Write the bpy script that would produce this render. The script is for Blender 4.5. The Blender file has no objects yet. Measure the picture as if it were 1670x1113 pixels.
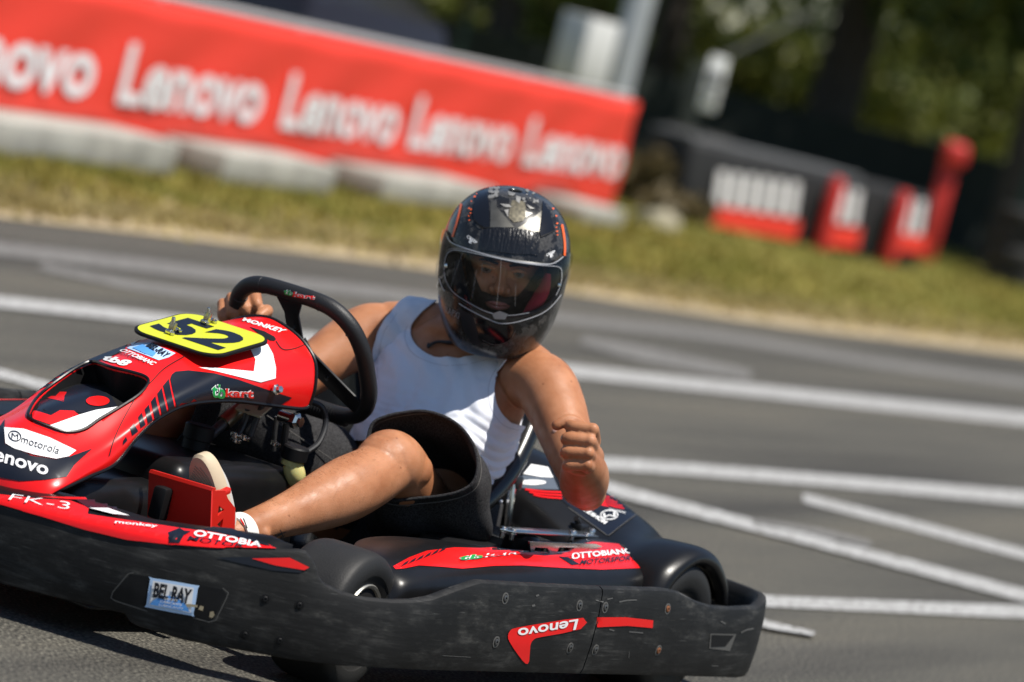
import bpy, bmesh, math, random
import numpy as np
from mathutils import Vector, Matrix, Quaternion, Euler, noise, geometry
from mathutils.bvhtree import BVHTree

random.seed(7)
scene = bpy.context.scene
C = scene.collection
R = math.radians

# ------------------------------------------------------------------ camera
F_PX, CX, CY, W_PX = 7000.0, 835.0, 556.5, 1670.0      # long lens; pixel units are those of the photograph
EYE = Vector((0.0, 0.0, 1.238))
ROLL, PITCH = R(14.5), -math.atan(520.0 / 7000.0)
_fw = Vector((0, math.cos(PITCH), math.sin(PITCH)))
_r0 = Vector((1, 0, 0)); _u0 = _r0.cross(_fw)
IR = math.cos(ROLL) * _r0 + math.sin(ROLL) * _u0         # image right
IU = -math.sin(ROLL) * _r0 + math.cos(ROLL) * _u0        # image up
cam_d = bpy.data.cameras.new('camera'); cam = bpy.data.objects.new('camera', cam_d); C.objects.link(cam)
cam_d.sensor_width = 36.0; cam_d.lens = F_PX / W_PX * 36.0
cam_d.clip_start = 0.1; cam_d.clip_end = 2000
_m = Matrix((IR, IU, -_fw)).transposed().to_4x4(); _m.translation = EYE
cam.matrix_world = _m
cam_d.dof.use_dof = True; cam_d.dof.focus_distance = 7.85; cam_d.dof.aperture_fstop = 3.1
scene.camera = cam

# ------------------------------------------------------------------ light
SUN_EL, SUN_AZ = R(67), math.atan2(0.86, -0.51)           # azimuth from +Y, clockwise
SUN_DIR = Vector((math.sin(SUN_AZ) * math.cos(SUN_EL), math.cos(SUN_AZ) * math.cos(SUN_EL), math.sin(SUN_EL)))
world = bpy.data.worlds.new('World'); scene.world = world; world.use_nodes = True
nt = world.node_tree; nt.nodes.clear()
sky = nt.nodes.new('ShaderNodeTexSky'); sky.sky_type = 'NISHITA'; sky.sun_disc = False
sky.sun_elevation = SUN_EL; sky.sun_rotation = SUN_AZ; sky.dust_density = 0.3; sky.ozone_density = 2.5
bg = nt.nodes.new('ShaderNodeBackground'); bg.inputs['Strength'].default_value = 0.075
wo = nt.nodes.new('ShaderNodeOutputWorld')
nt.links.new(sky.outputs[0], bg.inputs['Color']); nt.links.new(bg.outputs[0], wo.inputs['Surface'])
sun_d = bpy.data.lights.new('sun', 'SUN'); sun_d.energy = 5.0; sun_d.angle = R(0.53); sun_d.color = (1.0, 0.95, 0.87)
sun = bpy.data.objects.new('sun', sun_d); C.objects.link(sun)
sun.rotation_euler = (-SUN_DIR).to_track_quat('-Z', 'Y').to_euler()
scene.view_settings.view_transform = 'Standard'; scene.view_settings.look = 'None'
scene.view_settings.exposure = 0.42; scene.view_settings.gamma = 1.0
scene.view_settings.use_curve_mapping = False
scene.cycles.max_bounces = 8; scene.cycles.transparent_max_bounces = 12
scene.cycles.use_denoising = True
scene.cycles.sample_clamp_indirect = 6.0

# ------------------------------------------------------------------ measuring helpers
def wray(x, y):
    return _fw + IR * ((x - CX) / F_PX) - IU * ((y - CY) / F_PX)
def ground(x, y, z=0.0):
    d = wray(x, y); t = (z - EYE.z) / d.z
    return EYE + d * t
def onwall(x, y, a, b):
    d = (b[0] - a[0], b[1] - a[1]); n = Vector((d[1], -d[0], 0)); r = wray(x, y)
    t = (Vector((a[0], a[1], 0)) - EYE).dot(n) / r.dot(n)
    return EYE + r * t
# the kart's own frame: x forward, y to the driver's left, z up, origin on the ground between the axles
_a = R(59.2)
KF = Vector((-math.cos(_a), -math.sin(_a), 0)); KL = Vector((math.sin(_a), -math.cos(_a), 0))
KM = Matrix((KF, KL, Vector((0, 0, 1)))).transposed().to_4x4(); KM.translation = Vector((-0.3765, 8.287, 0))
KI = KM.inverted()
KEYE = KI @ EYE
def kray(x, y):
    return (KI.to_3x3() @ wray(x, y)).normalized()
def U(x, y, ax, v):
    d = kray(x, y); t = (v - KEYE[ax]) / d[ax]
    return KEYE + d * t
def pix(p):
    q = KM @ Vector(p) - EYE; z = q.dot(_fw)
    return (CX + F_PX * q.dot(IR) / z, CY - F_PX * q.dot(IU) / z)

# ------------------------------------------------------------------ materials
def mat(name, col, rough=0.5, metal=0.0, spec=0.5, coat=0.0, bump=0.0, bscale=200.0, var=0.0, vscale=8.0, emit=None, sss=0.0, sheen=0.0):
    m = bpy.data.materials.new(name); m.use_nodes = True
    n = m.node_tree.nodes; l = m.node_tree.links; b = n['Principled BSDF']
    b.inputs['Base Color'].default_value = (*col, 1); b.inputs['Roughness'].default_value = rough
    b.inputs['Metallic'].default_value = metal; b.inputs['Specular IOR Level'].default_value = spec
    b.inputs['Coat Weight'].default_value = coat; b.inputs['Coat Roughness'].default_value = 0.08
    if sss:
        b.inputs['Subsurface Weight'].default_value = sss
        b.inputs['Subsurface Radius'].default_value = (0.012, 0.005, 0.003); b.inputs['Subsurface Scale'].default_value = 0.6
    if sheen:
        b.inputs['Sheen Weight'].default_value = sheen; b.inputs['Sheen Roughness'].default_value = 0.5
    tc = n.new('ShaderNodeTexCoord')
    if var:
        no = n.new('ShaderNodeTexNoise'); no.inputs['Scale'].default_value = vscale; no.inputs['Detail'].default_value = 6
        l.new(tc.outputs['Object'], no.inputs['Vector'])
        mr = n.new('ShaderNodeMapRange'); mr.inputs[1].default_value = 0.25; mr.inputs[2].default_value = 0.75
        mr.inputs[3].default_value = 1 - var; mr.inputs[4].default_value = 1 + var
        l.new(no.outputs['Fac'], mr.inputs[0])
        mx = n.new('ShaderNodeVectorMath'); mx.operation = 'SCALE'; mx.inputs[0].default_value = col
        l.new(mr.outputs[0], mx.inputs['Scale']); l.new(mx.outputs[0], b.inputs['Base Color'])
    if bump:
        nb = n.new('ShaderNodeTexNoise'); nb.inputs['Scale'].default_value = bscale; nb.inputs['Detail'].default_value = 4
        l.new(tc.outputs['Object'], nb.inputs['Vector'])
        bp = n.new('ShaderNodeBump'); bp.inputs['Strength'].default_value = bump; bp.inputs['Distance'].default_value = 0.002
        l.new(nb.outputs['Fac'], bp.inputs['Height']); l.new(bp.outputs[0], b.inputs['Normal'])
    return m

def ramp(nodes, stops):
    r = nodes.new('ShaderNodeValToRGB'); e = r.color_ramp.elements
    while len(e) < len(stops): e.new(0.5)
    for k, (p, c) in enumerate(stops):
        e[k].position = p; e[k].color = (*c, 1)
    return r

# ------------------------------------------------------------------ mesh helpers
OFF = {}
class MB:
    """collects vertices and faces, then links them as one mesh object"""
    def __init__(s): s.v = []; s.f = []; s.mi = []; s.cur = 0
    def add(s, verts, faces):
        o = len(s.v); s.v += [Vector(p) for p in verts]
        for f in faces: s.f.append(tuple(i + o for i in f)); s.mi.append(s.cur)
        return o
    def grid(s, rows, cu=False, cv=False, cap0=False, cap1=False):
        nr, nc = len(rows), len(rows[0]); vs = [p for r in rows for p in r]; fs = []
        for i in range(nr if cv else nr - 1):
            for j in range(nc if cu else nc - 1):
                a, b = i * nc + j, i * nc + (j + 1) % nc; i2 = (i + 1) % nr
                fs.append((a, b, i2 * nc + (j + 1) % nc, i2 * nc + j))
        if cap0: fs.append(tuple(range(nc - 1, -1, -1)))
        if cap1: fs.append(tuple((nr - 1) * nc + j for j in range(nc)))
        s.add(vs, fs); return s
    def tube(s, pts, r, n=10, closed=False, caps=True, smooth=0, flat=None):
        P = [Vector(p) for p in pts]; rr = list(r) if hasattr(r, '__len__') else [r] * len(P)
        if smooth:
            Q = crom([tuple(p) + (q,) for p, q in zip(P, rr)], smooth, closed)
            P = [Vector(q[:3]) for q in Q]; rr = [q[3] for q in Q]
        rows = []; up = None; m = len(P)
        for i in range(m):
            t = (P[(i + 1) % m] - P[i - 1]) if closed else (P[min(i + 1, m - 1)] - P[max(i - 1, 0)])
            t.normalize()
            if up is None:
                up = t.orthogonal().normalized()
                if flat is not None: up = (Vector(flat) - t * t.dot(Vector(flat))).normalized()
            else: up = (up - t * t.dot(up)).normalized()
            sd = t.cross(up)
            rows.append([P[i] + (up * math.cos(2 * math.pi * k / n) + sd * math.sin(2 * math.pi * k / n)) * rr[i] for k in range(n)])
        s.grid(rows, cu=True, cv=closed, cap0=caps and not closed, cap1=caps and not closed); return s
    def box(s, c, size, m=None, bev=0.0, seg=2):
        bm = bmesh.new(); bmesh.ops.create_cube(bm, size=1)
        for v in bm.verts: v.co = Vector((v.co.x * size[0], v.co.y * size[1], v.co.z * size[2]))
        if bev: bmesh.ops.bevel(bm, geom=list(bm.edges), offset=bev, segments=seg, affect='EDGES', profile=0.5)
        M = (m or Matrix()).to_4x4(); c = Vector(c)
        bm.verts.ensure_lookup_table(); bm.verts.index_update()
        s.add([c + (M @ v.co) for v in bm.verts], [tuple(v.index for v in f.verts) for f in bm.faces]); bm.free(); return s
    def lathe(s, c, axis, prof, n=32, closed=False):
        c = Vector(c); a = Vector(axis).normalized(); u = a.orthogonal().normalized(); w = a.cross(u)
        rows = [[c + a * h + (u * math.cos(2 * math.pi * k / n) + w * math.sin(2 * math.pi * k / n)) * r for k in range(n)] for r, h in prof]
        s.grid(rows, cu=True, cv=closed, cap0=not closed and prof[0][0] > 1e-4, cap1=not closed and prof[-1][0] > 1e-4); return s
    def prism(s, poly, off):
        """flat polygon (3D points) thickened by the vector off"""
        n = len(poly); off = Vector(off); P = [Vector(p) for p in poly]
        s.add(P + [p + off for p in P], [tuple(range(n - 1, -1, -1)), tuple(range(n, 2 * n))] + [(i, (i + 1) % n, n + (i + 1) % n, n + i) for i in range(n)]); return s
    def build(s, name, mats, parent=None, smooth=True, sharp=35, bev=0.0, world=False):
        me = bpy.data.meshes.new(name)
        off = OFF.get(parent.name, Vector()) if parent else Vector()
        me.from_pydata([tuple(p - off) for p in s.v], [], s.f)
        mats = mats if isinstance(mats, (list, tuple)) else [mats]
        for m in mats: me.materials.append(m)
        me.polygons.foreach_set('material_index', s.mi)
        bm = bmesh.new(); bm.from_mesh(me)
        bmesh.ops.remove_doubles(bm, verts=bm.verts, dist=1e-6)
        bmesh.ops.recalc_face_normals(bm, faces=bm.faces)
        if bev:
            ed = [e for e in bm.edges if len(e.link_faces) == 2 and e.calc_face_angle(0) > R(30)]
            bmesh.ops.bevel(bm, geom=ed, offset=bev, segments=2, affect='EDGES', profile=0.5, clamp_overlap=True)
        bm.to_mesh(me); bm.free()
        if smooth: me.shade_smooth(); me.set_sharp_from_angle(angle=R(sharp))
        o = bpy.data.objects.new(name, me); C.objects.link(o)
        if parent: o.parent = parent; OFF[o.name] = OFF.get(parent.name, Vector())
        else: OFF[o.name] = Vector()
        return o

def crom(P, n, closed=False):
    """Catmull-Rom through points of any dimension, n samples per span"""
    P = [np.array(p, float) for p in P]; m = len(P); out = []
    for i in range(m if closed else m - 1):
        if closed: p0, p1, p2, p3 = P[i - 1], P[i], P[(i + 1) % m], P[(i + 2) % m]
        else: p0, p1, p2, p3 = P[max(i - 1, 0)], P[i], P[i + 1], P[min(i + 2, m - 1)]
        for k in range(n):
            t = k / n
            out.append(0.5 * (2 * p1 + (p2 - p0) * t + (2 * p0 - 5 * p1 + 4 * p2 - p3) * t * t + (3 * p1 - p0 - 3 * p2 + p3) * t ** 3))
    if not closed: out.append(P[-1])
    return [tuple(float(c) for c in q) for q in out]

def ring(c, u, v, a, b, n=24, p=2.0):
    c = Vector(c); u = Vector(u); v = Vector(v); out = []
    for k in range(n):
        t = 2 * math.pi * k / n; x, y = math.cos(t), math.sin(t)
        out.append(c + u * (a * math.copysign(abs(x) ** (2 / p), x)) + v * (b * math.copysign(abs(y) ** (2 / p), y)))
    return out

def clip(verts, tris, val):
    """keep the part of a triangle mesh where val >= 0, cutting triangles on the zero line"""
    V = [Vector(v) for v in verts]; s = list(val); out = []; cache = {}
    def cut(i, j):
        k = (min(i, j), max(i, j))
        if k not in cache:
            t = s[i] / (s[i] - s[j]); V.append(V[i].lerp(V[j], t)); s.append(0.0); cache[k] = len(V) - 1
        return cache[k]
    for f in tris:
        poly = []
        for a in range(len(f)):
            i, j = f[a], f[(a + 1) % len(f)]
            if s[i] >= 0: poly.append(i)
            if (s[i] >= 0) != (s[j] >= 0): poly.append(cut(i, j))
        if len(poly) >= 3: out.append(tuple(poly))
    used = sorted({i for f in out for i in f}); mp = {o: n for n, o in enumerate(used)}
    return [V[i] for i in used], [tuple(mp[i] for i in f) for f in out], [cache_i for cache_i in (mp.get(c) for c in cache.values()) if cache_i is not None]

def thing(name, label, cat, loc=(0, 0, 0), group=None, M=None):
    o = bpy.data.objects.new(name, None); C.objects.link(o)
    o.empty_display_size = 0.1
    if M is None: o.location = loc
    else: o.matrix_world = M
    o['label'] = label; o['category'] = cat
    if group: o['group'] = group
    OFF[o.name] = Vector()
    return o
def tag(o, label, cat, group=None, kind=None):
    o['label'] = label; o['category'] = cat
    if group: o['group'] = group
    if kind: o['kind'] = kind
    return o
def struct(o): o['kind'] = 'structure'; return o

# ------------------------------------------------------------------ stickers: flat print laid on a real surface
_bvh = {}
def bvh(objs):
    key = tuple(o.name for o in objs)
    if key not in _bvh:
        vs, fs = [], []
        for o in objs:
            off = OFF.get(o.name, Vector()); b = len(vs)
            vs += [v.co + off for v in o.data.vertices]; fs += [tuple(i + b for i in p.vertices) for p in o.data.polygons]
        _bvh[key] = BVHTree.FromPolygons(vs, fs)
    return _bvh[key]
def lay(px, py, tree, off, reach=20):
    d = kray(px, py); h = tree.ray_cast(KEYE, d)
    if h[0] is None:
        return None
    n = h[1]
    if n.dot(d) > 0: n = -n
    return h[0] + n * off
def finish_lay(name, pts2, faces, objs, m, parent, off, smooth=True):
    tree = bvh(objs); P = [lay(x, y, tree, off) for x, y in pts2]
    faces = [f for f in faces if all(P[i] is not None for i in f)]
    # drop triangles that jump across an outline
    faces = [f for f in faces if max((P[f[a]] - P[f[a - 1]]).length for a in range(len(f))) < 0.12]
    if not faces: print('sticker missed:', name); return None
    used = sorted({i for f in faces for i in f}); mp = {o: n for n, o in enumerate(used)}
    b = MB(); b.add([P[i] for i in used], [tuple(mp[i] for i in f) for f in faces])
    return b.build(name, m, parent, smooth=smooth, sharp=60)
def spoly(poly, n=6, closed=True): return [p[:2] for p in crom([(x, y) for x, y in poly], n, closed)]
def sticker(name, poly, objs, m, parent, off=0.0012, cell=7.0):
    pts = [Vector(p) for p in poly]; dense = []
    for a in range(len(pts)):
        p, q = pts[a], pts[(a + 1) % len(pts)]; k = max(1, int((q - p).length / cell))
        dense += [p.lerp(q, t / k) for t in range(k)]
    n = len(dense); ed = [(i, (i + 1) % n) for i in range(n)]
    xs = [p.x for p in dense]; ys = [p.y for p in dense]; inner = []
    y = min(ys) + cell / 2
    while y < max(ys):
        x = min(xs) + cell / 2
        while x < max(xs):
            q = Vector((x, y)); c = False
            for a in range(n):
                p1, p2 = dense[a], dense[a - 1]
                if (p1.y > y) != (p2.y > y) and x < (p2.x - p1.x) * (y - p1.y) / (p2.y - p1.y) + p1.x: c = not c
            if c and min((q - p).length for p in dense) > cell * 0.45: inner.append(q)
            x += cell
        y += cell
    v, e, f, *_ = geometry.delaunay_2d_cdt(dense + inner, ed, [], 1, 1e-4)
    return finish_lay(name, [(p.x, p.y) for p in v], [tuple(t) for t in f], objs, m, parent, off)
_txt = {}
def text_mesh(body, bold=0.0, shear=0.0, space=1.0):
    key = (body, bold, shear, space)
    if key in _txt: return _txt[key]
    c = bpy.data.curves.new('lettering', 'FONT'); c.body = body; c.offset = bold; c.shear = shear; c.space_character = space
    c.resolution_u = 4; c.fill_mode = 'FRONT'
    o = bpy.data.objects.new('lettering', c); C.objects.link(o)
    dg = bpy.context.evaluated_depsgraph_get(); me = bpy.data.meshes.new_from_object(o.evaluated_get(dg))
    v = [(p.co.x, p.co.y) for p in me.vertices]; f = [tuple(p.vertices) for p in me.polygons]
    bpy.data.objects.remove(o); bpy.data.curves.remove(c); bpy.data.meshes.remove(me)
    x0 = min(p[0] for p in v); x1 = max(p[0] for p in v); y0 = min(p[1] for p in v); y1 = max(p[1] for p in v)
    v = [((x - x0) / (x1 - x0), (y - y0) / (y1 - y0)) for x, y in v]
    _txt[key] = (v, f); return _txt[key]
def lettering(body, quad, objs, m, parent, off=0.002, name='lettering', **kw):
    """quad: pixel corners bottom-left, bottom-right, top-right, top-left of the written line"""
    v, f = text_mesh(body, **kw); a, b, c, d = [Vector(q) for q in quad]
    P = [(a * (1 - s) + b * s) * (1 - t) + (d * (1 - s) + c * s) * t for s, t in v]
    return finish_lay(name, [(p.x, p.y) for p in P], f, objs, m, parent, off)
def stroke(name, pts, w, objs, m, parent, off=0.0016, smooth=5):
    P = [Vector(p[:2]) for p in crom(pts, smooth)] if smooth else [Vector(p) for p in pts]; L, Rr = [], []
    for i in range(len(P)):
        t = (P[min(i + 1, len(P) - 1)] - P[max(i - 1, 0)]).normalized(); nn = Vector((-t.y, t.x)) * (w / 2)
        L.append(P[i] + nn); Rr.append(P[i] - nn)
    k = len(P); pts2 = [(p.x, p.y) for p in L + Rr]
    return finish_lay(name, pts2, [(i, i + 1, k + i + 1, k + i) for i in range(k - 1)], objs, m, parent, off)
# ================================================================== SETTING: ground, paint, verge
def m_asphalt():
    m = bpy.data.materials.new('asphalt'); m.use_nodes = True; n = m.node_tree.nodes; l = m.node_tree.links; b = n['Principled BSDF']
    tc = n.new('ShaderNodeTexCoord')
    a = n.new('ShaderNodeTexNoise'); a.inputs['Scale'].default_value = 135; a.inputs['Detail'].default_value = 3
    g = n.new('ShaderNodeTexNoise'); g.inputs['Scale'].default_value = 1.1; g.inputs['Detail'].default_value = 5
    m0 = n.new('ShaderNodeMapping'); m0.inputs['Rotation'].default_value = (0, 0, R(-63)); mp = n.new('ShaderNodeMapping'); mp.inputs['Scale'].default_value = (0.22, 2.4, 1)
    l.new(tc.outputs['Object'], a.inputs['Vector']); l.new(tc.outputs['Object'], m0.inputs[0]); l.new(m0.outputs[0], mp.inputs[0]); l.new(mp.outputs[0], g.inputs['Vector'])
    r1 = ramp(n, [(0.32, (0.012, 0.0115, 0.010)), (0.50, (0.058, 0.0545, 0.046)), (0.66, (0.175, 0.163, 0.133))])
    r2 = ramp(n, [(0.33, (0.58, 0.58, 0.59)), (0.5, (1.0, 1.0, 0.99)), (0.67, (1.28, 1.25, 1.18))])
    l.new(a.outputs['Fac'], r1.inputs[0]); l.new(g.outputs['Fac'], r2.inputs[0])
    mx = n.new('ShaderNodeMix'); mx.data_type = 'RGBA'; mx.blend_type = 'MULTIPLY'; mx.inputs[0].default_value = 1
    l.new(r1.outputs[0], mx.inputs[6]); l.new(r2.outputs[0], mx.inputs[7]); l.new(mx.outputs[2], b.inputs['Base Color'])
    b.inputs['Roughness'].default_value = 0.75; b.inputs['Specular IOR Level'].default_value = 0.3
    bp = n.new('ShaderNodeBump'); bp.inputs['Strength'].default_value = 0.5; bp.inputs['Distance'].default_value = 0.004
    l.new(a.outputs['Fac'], bp.inputs['Height']); l.new(bp.outputs[0], b.inputs['Normal'])
    return m
def m_paint():
    m = bpy.data.materials.new('road_paint'); m.use_nodes = True; n = m.node_tree.nodes; l = m.node_tree.links; b = n['Principled BSDF']
    tc = n.new('ShaderNodeTexCoord')
    a = n.new('ShaderNodeTexNoise'); a.inputs['Scale'].default_value = 70; a.inputs['Detail'].default_value = 6; l.new(tc.outputs['Object'], a.inputs['Vector'])
    r1 = ramp(n, [(0.36, (0.09, 0.086, 0.075)), (0.46, (0.30, 0.295, 0.28)), (0.62, (0.44, 0.44, 0.435))]); l.new(a.outputs['Fac'], r1.inputs[0])
    l.new(r1.outputs[0], b.inputs['Base Color']); b.inputs['Roughness'].default_value = 0.7
    return m
def m_paint_old():
    m = m_paint(); m.name = 'faded_road_paint'; n = m.node_tree.nodes; r = [x for x in n if x.type == 'VALTORGB'][0]
    for e, c in zip(r.color_ramp.elements, ((0.045, 0.042, 0.036), (0.115, 0.11, 0.10), (0.21, 0.204, 0.19))): e.color = (*c, 1)
    return m
M_asph = m_asphalt(); M_paint = m_paint(); M_old = m_paint_old()

b = MB(); b.grid([[Vector((x, y, 0)) for x in (-300, -8, 8, 300)] for y in (-60, 4, 40, 600)])
struct(b.build('asphalt_track', M_asph, smooth=False))

def painted(name, top, bot, m, z=0.004, n=10):
    """a painted line: its far edge and near edge as pixel polylines read off the photograph, laid on the ground"""
    T0 = [ground(x, y, z) for x, y in crom(top, n)]; B0 = [ground(x, y, z) for x, y in crom(bot, n)]; T = [t.lerp(b, .07) for t, b in zip(T0, B0)]; B = [b.lerp(t, .07) for t, b in zip(T0, B0)]
    if top[0][0] < 0: T.insert(0, T[0] + (T[0] - T[1]).normalized() * 5); B.insert(0, B[0] + (B[0] - B[1]).normalized() * 5)
    if top[-1][0] > 1670: T.append(T[-1] + (T[-1] - T[-2]).normalized() * 7); B.append(B[-1] + (B[-1] - B[-2]).normalized() * 7)
    q = MB(); q.grid([[B[i], T[i]] for i in range(len(T))]); return struct(q.build(name, m, smooth=False))
painted('painted_line', [(800, 738), (985, 744), (1330, 771), (1700, 802)], [(800, 758), (985, 767), (1330, 793), (1700, 828)], M_paint)
painted('painted_line', [(905, 758), (1010, 789), (1330, 872), (1720, 972)], [(905, 778), (1010, 812), (1330, 893), (1720, 996)], M_paint, 0.007)
painted('painted_line', [(1310, 804), (1480, 845), (1720, 908)], [(1310, 820), (1480, 864), (1720, 926)], M_paint)
painted('painted_line', [(1100, 958), (1258, 970), (1450, 978), (1720, 988)], [(1100, 980), (1258, 991), (1450, 1000), (1720, 1012)], M_paint)
painted('painted_line', [(1180, 990), (1255, 1012), (1330, 1030)], [(1180, 1005), (1255, 1026), (1326, 1037)], M_paint, 0.01, 1)
painted('painted_line', [(1240, 846), (1340, 862), (1420, 881)], [(1225, 852), (1330, 872), (1422, 894)], M_old, 0.010)
painted('painted_line', [(-60, 474), (0, 481), (300, 514), (560, 549), (905, 590), (1250, 628), (1720, 676)], [(-60, 496), (0, 503), (300, 536), (560, 572), (905, 613), (1250, 650), (1720, 700)], M_paint)
painted('painted_line', [(950, 548), (1060, 566), (1225, 603)], [(945, 562), (1060, 594), (1225, 622)], M_old, 0.007)
painted('painted_line', [(-60, 386), (0, 393), (320, 431), (640, 470), (930, 512), (1175, 541), (1430, 583), (1720, 622)], [(-60, 412), (0, 419), (320, 456), (640, 492), (930, 530), (1175, 558), (1430, 600), (1720, 640)], M_old)
painted('painted_line', [(70, 428), (230, 458), (400, 480)], [(60, 440), (230, 476), (400, 500)], M_old)
painted('painted_line', [(-60, 588), (0, 600), (80, 622), (160, 640)], [(-60, 606), (0, 618), (80, 640), (160, 658)], M_paint)
painted('painted_line', [(-60, 655), (10, 660), (60, 664)], [(-60, 676), (10, 680), (60, 684)], M_paint)

def m_grass():
    m = bpy.data.materials.new('verge_soil'); m.use_nodes = True; n = m.node_tree.nodes; l = m.node_tree.links; b = n['Principled BSDF']
    tc = n.new('ShaderNodeTexCoord'); a = n.new('ShaderNodeTexNoise'); a.inputs['Scale'].default_value = 1.6; a.inputs['Detail'].default_value = 7; a.inputs['Roughness'].default_value = 0.65
    l.new(tc.outputs['Object'], a.inputs['Vector'])
    r1 = ramp(n, [(0.32, (0.10, 0.118, 0.022)), (0.5, (0.17, 0.158, 0.042)), (0.68, (0.30, 0.235, 0.085))]); l.new(a.outputs['Fac'], r1.inputs[0])
    l.new(r1.outputs[0], b.inputs['Base Color']); b.inputs['Roughness'].default_value = 0.95; b.inputs['Specular IOR Level'].default_value = 0.1
    return m
M_soil = m_grass()
M_sand = mat('dry_edge_soil', (0.33, 0.265, 0.165), 0.95, spec=0.1, var=0.25, vscale=3)
edge_px = [(-260, 325), (-100, 343), (0, 355), (350, 395), (700, 440), (1000, 490), (1300, 535), (1670, 580), (1900, 612), (2300, 668)]
edge = [ground(x, y, 0.006) for x, y in crom(edge_px, 6)]
edge2 = [ground(x, y - 20, 0.006) for x, y in crom(edge_px, 6)]
b = MB(); b.grid([[edge[i], edge2[i].lerp(edge[i], 0) + Vector((0, 0, 0.012))] for i in range(len(edge))])
struct(b.build('dry_verge_edge', M_sand, smooth=False))
b = MB(); b.grid([[edge2[i] + Vector((0, -0.15, 0.016)), edge2[i] + Vector((-4 + i * 0.2, 28, 0.016)), edge2[i] + Vector((-60 + i * 2.5, 260, 0.016))] for i in range(len(edge))])
struct(b.build('grass_verge', M_soil, smooth=False))

# grass blades on the verge, green further back and straw-coloured at the edge
def m_blade(name, c1, c2):
    m = bpy.data.materials.new(name); m.use_nodes = True; n = m.node_tree.nodes; l = m.node_tree.links; b = n['Principled BSDF']
    tc = n.new('ShaderNodeTexCoord'); a = n.new('ShaderNodeTexNoise'); a.inputs['Scale'].default_value = 1.3; a.inputs['Detail'].default_value = 5
    l.new(tc.outputs['Object'], a.inputs['Vector']); r1 = ramp(n, [(0.38, c1), (0.62, c2)]); l.new(a.outputs['Fac'], r1.inputs[0])
    l.new(r1.outputs[0], b.inputs['Base Color']); b.inputs['Roughness'].default_value = 0.8; b.inputs['Specular IOR Level'].default_value = 0.2
    return m
M_blade = m_blade('grass_blade', (0.155, 0.160, 0.028), (0.32, 0.26, 0.065)); M_straw = m_blade('straw_blade', (0.30, 0.235, 0.085), (0.40, 0.32, 0.15))
rg = random.Random(3)
bl = MB()
for k in range(60000):
    i = rg.randrange(len(edge2) - 1); t = rg.random(); base = edge2[i].lerp(edge2[i + 1], t)
    far = rg.random() ** 1.5 * 17.0
    p = base + Vector((rg.uniform(-.1, .1), far, 0.008))
    if k % 6 == 0: p = base + Vector((0, rg.gauss(0.1, 0.35), 0.008)); far = 0
    hgt = rg.uniform(0.025, 0.065) * (0.6 if far < 1 else 1.0); w = rg.uniform(0.010, 0.022); a = rg.uniform(0, 6.28)
    d = Vector((math.cos(a), math.sin(a), 0)); ln = Vector((rg.uniform(-1, 1), rg.uniform(-1, 1), 0)) * hgt * 0.5
    bl.cur = 1 if (far < 0.5 + rg.random() * 1.3) else 0
    bl.add([p - d * w, p + d * w, p + ln + Vector((0, 0, hgt))], [(0, 1, 2)])
g = bl.build('grass', [M_blade, M_straw], smooth=False); tag(g, 'short dry grass growing on the verge beside the track', 'grass', kind='stuff')

# ================================================================== BACKGROUND THINGS
M_red_vinyl = mat('red_vinyl', (0.74, 0.040, 0.020), 0.55, var=0.05, vscale=2)
M_white_print = mat('white_print', (0.72, 0.70, 0.70), 0.6)
M_white = mat('white_paint', (0.78, 0.78, 0.76), 0.45)
M_conc = mat('concrete', (0.33, 0.32, 0.285), 0.9, spec=0.2, bump=0.6, bscale=40, var=0.3, vscale=5)
M_galv = mat('galvanised_steel', (0.42, 0.44, 0.45), 0.5, metal=0.35, var=0.1)
M_grey_box = mat('grey_cabinet_paint', (0.36, 0.36, 0.35), 0.5)
M_dark_belt = mat('black_rubber_belt', (0.012, 0.012, 0.013), 0.7, var=0.3, vscale=4)
M_rubber_bg = mat('old_tyre_rubber', (0.028, 0.027, 0.026), 0.75, var=0.3)
M_red_pad = mat('red_foam_pad', (0.50, 0.022, 0.016), 0.55)
M_bark = mat('bark', (0.055, 0.045, 0.035), 0.9, bump=0.8, bscale=14, var=0.3)
M_black_net = mat('dark_windbreak_net', (0.012, 0.017, 0.013), 0.9, var=0.3, vscale=3)
M_green_post = mat('green_post_paint', (0.012, 0.05, 0.035), 0.5)
def m_leaf(name, c1, c2):
    m = bpy.data.materials.new(name); m.use_nodes = True; n = m.node_tree.nodes; l = m.node_tree.links; b = n['Principled BSDF']
    gi = n.new('ShaderNodeNewGeometry'); r1 = ramp(n, [(0.0, c1), (1.0, c2)]); l.new(gi.outputs['Random Per Island'], r1.inputs[0])
    l.new(r1.outputs[0], b.inputs['Base Color']); b.inputs['Roughness'].default_value = 0.55
    tr = n.new('ShaderNodeBsdfTranslucent'); l.new(r1.outputs[0], tr.inputs['Color']); mx = n.new('ShaderNodeMixShader'); mx.inputs[0].default_value = 0.35
    l.new(b.outputs[0], mx.inputs[1]); l.new(tr.outputs[0], mx.inputs[2]); l.new(mx.outputs[0], n['Material Output'].inputs['Surface'])
    return m
M_leaf = m_leaf('tree_leaf', (0.035, 0.065, 0.012), (0.11, 0.14, 0.025))
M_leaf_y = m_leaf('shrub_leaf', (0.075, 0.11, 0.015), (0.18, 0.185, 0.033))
M_leaf_d = m_leaf('dark_shrub_leaf', (0.016, 0.030, 0.008), (0.045, 0.065, 0.014))

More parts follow.
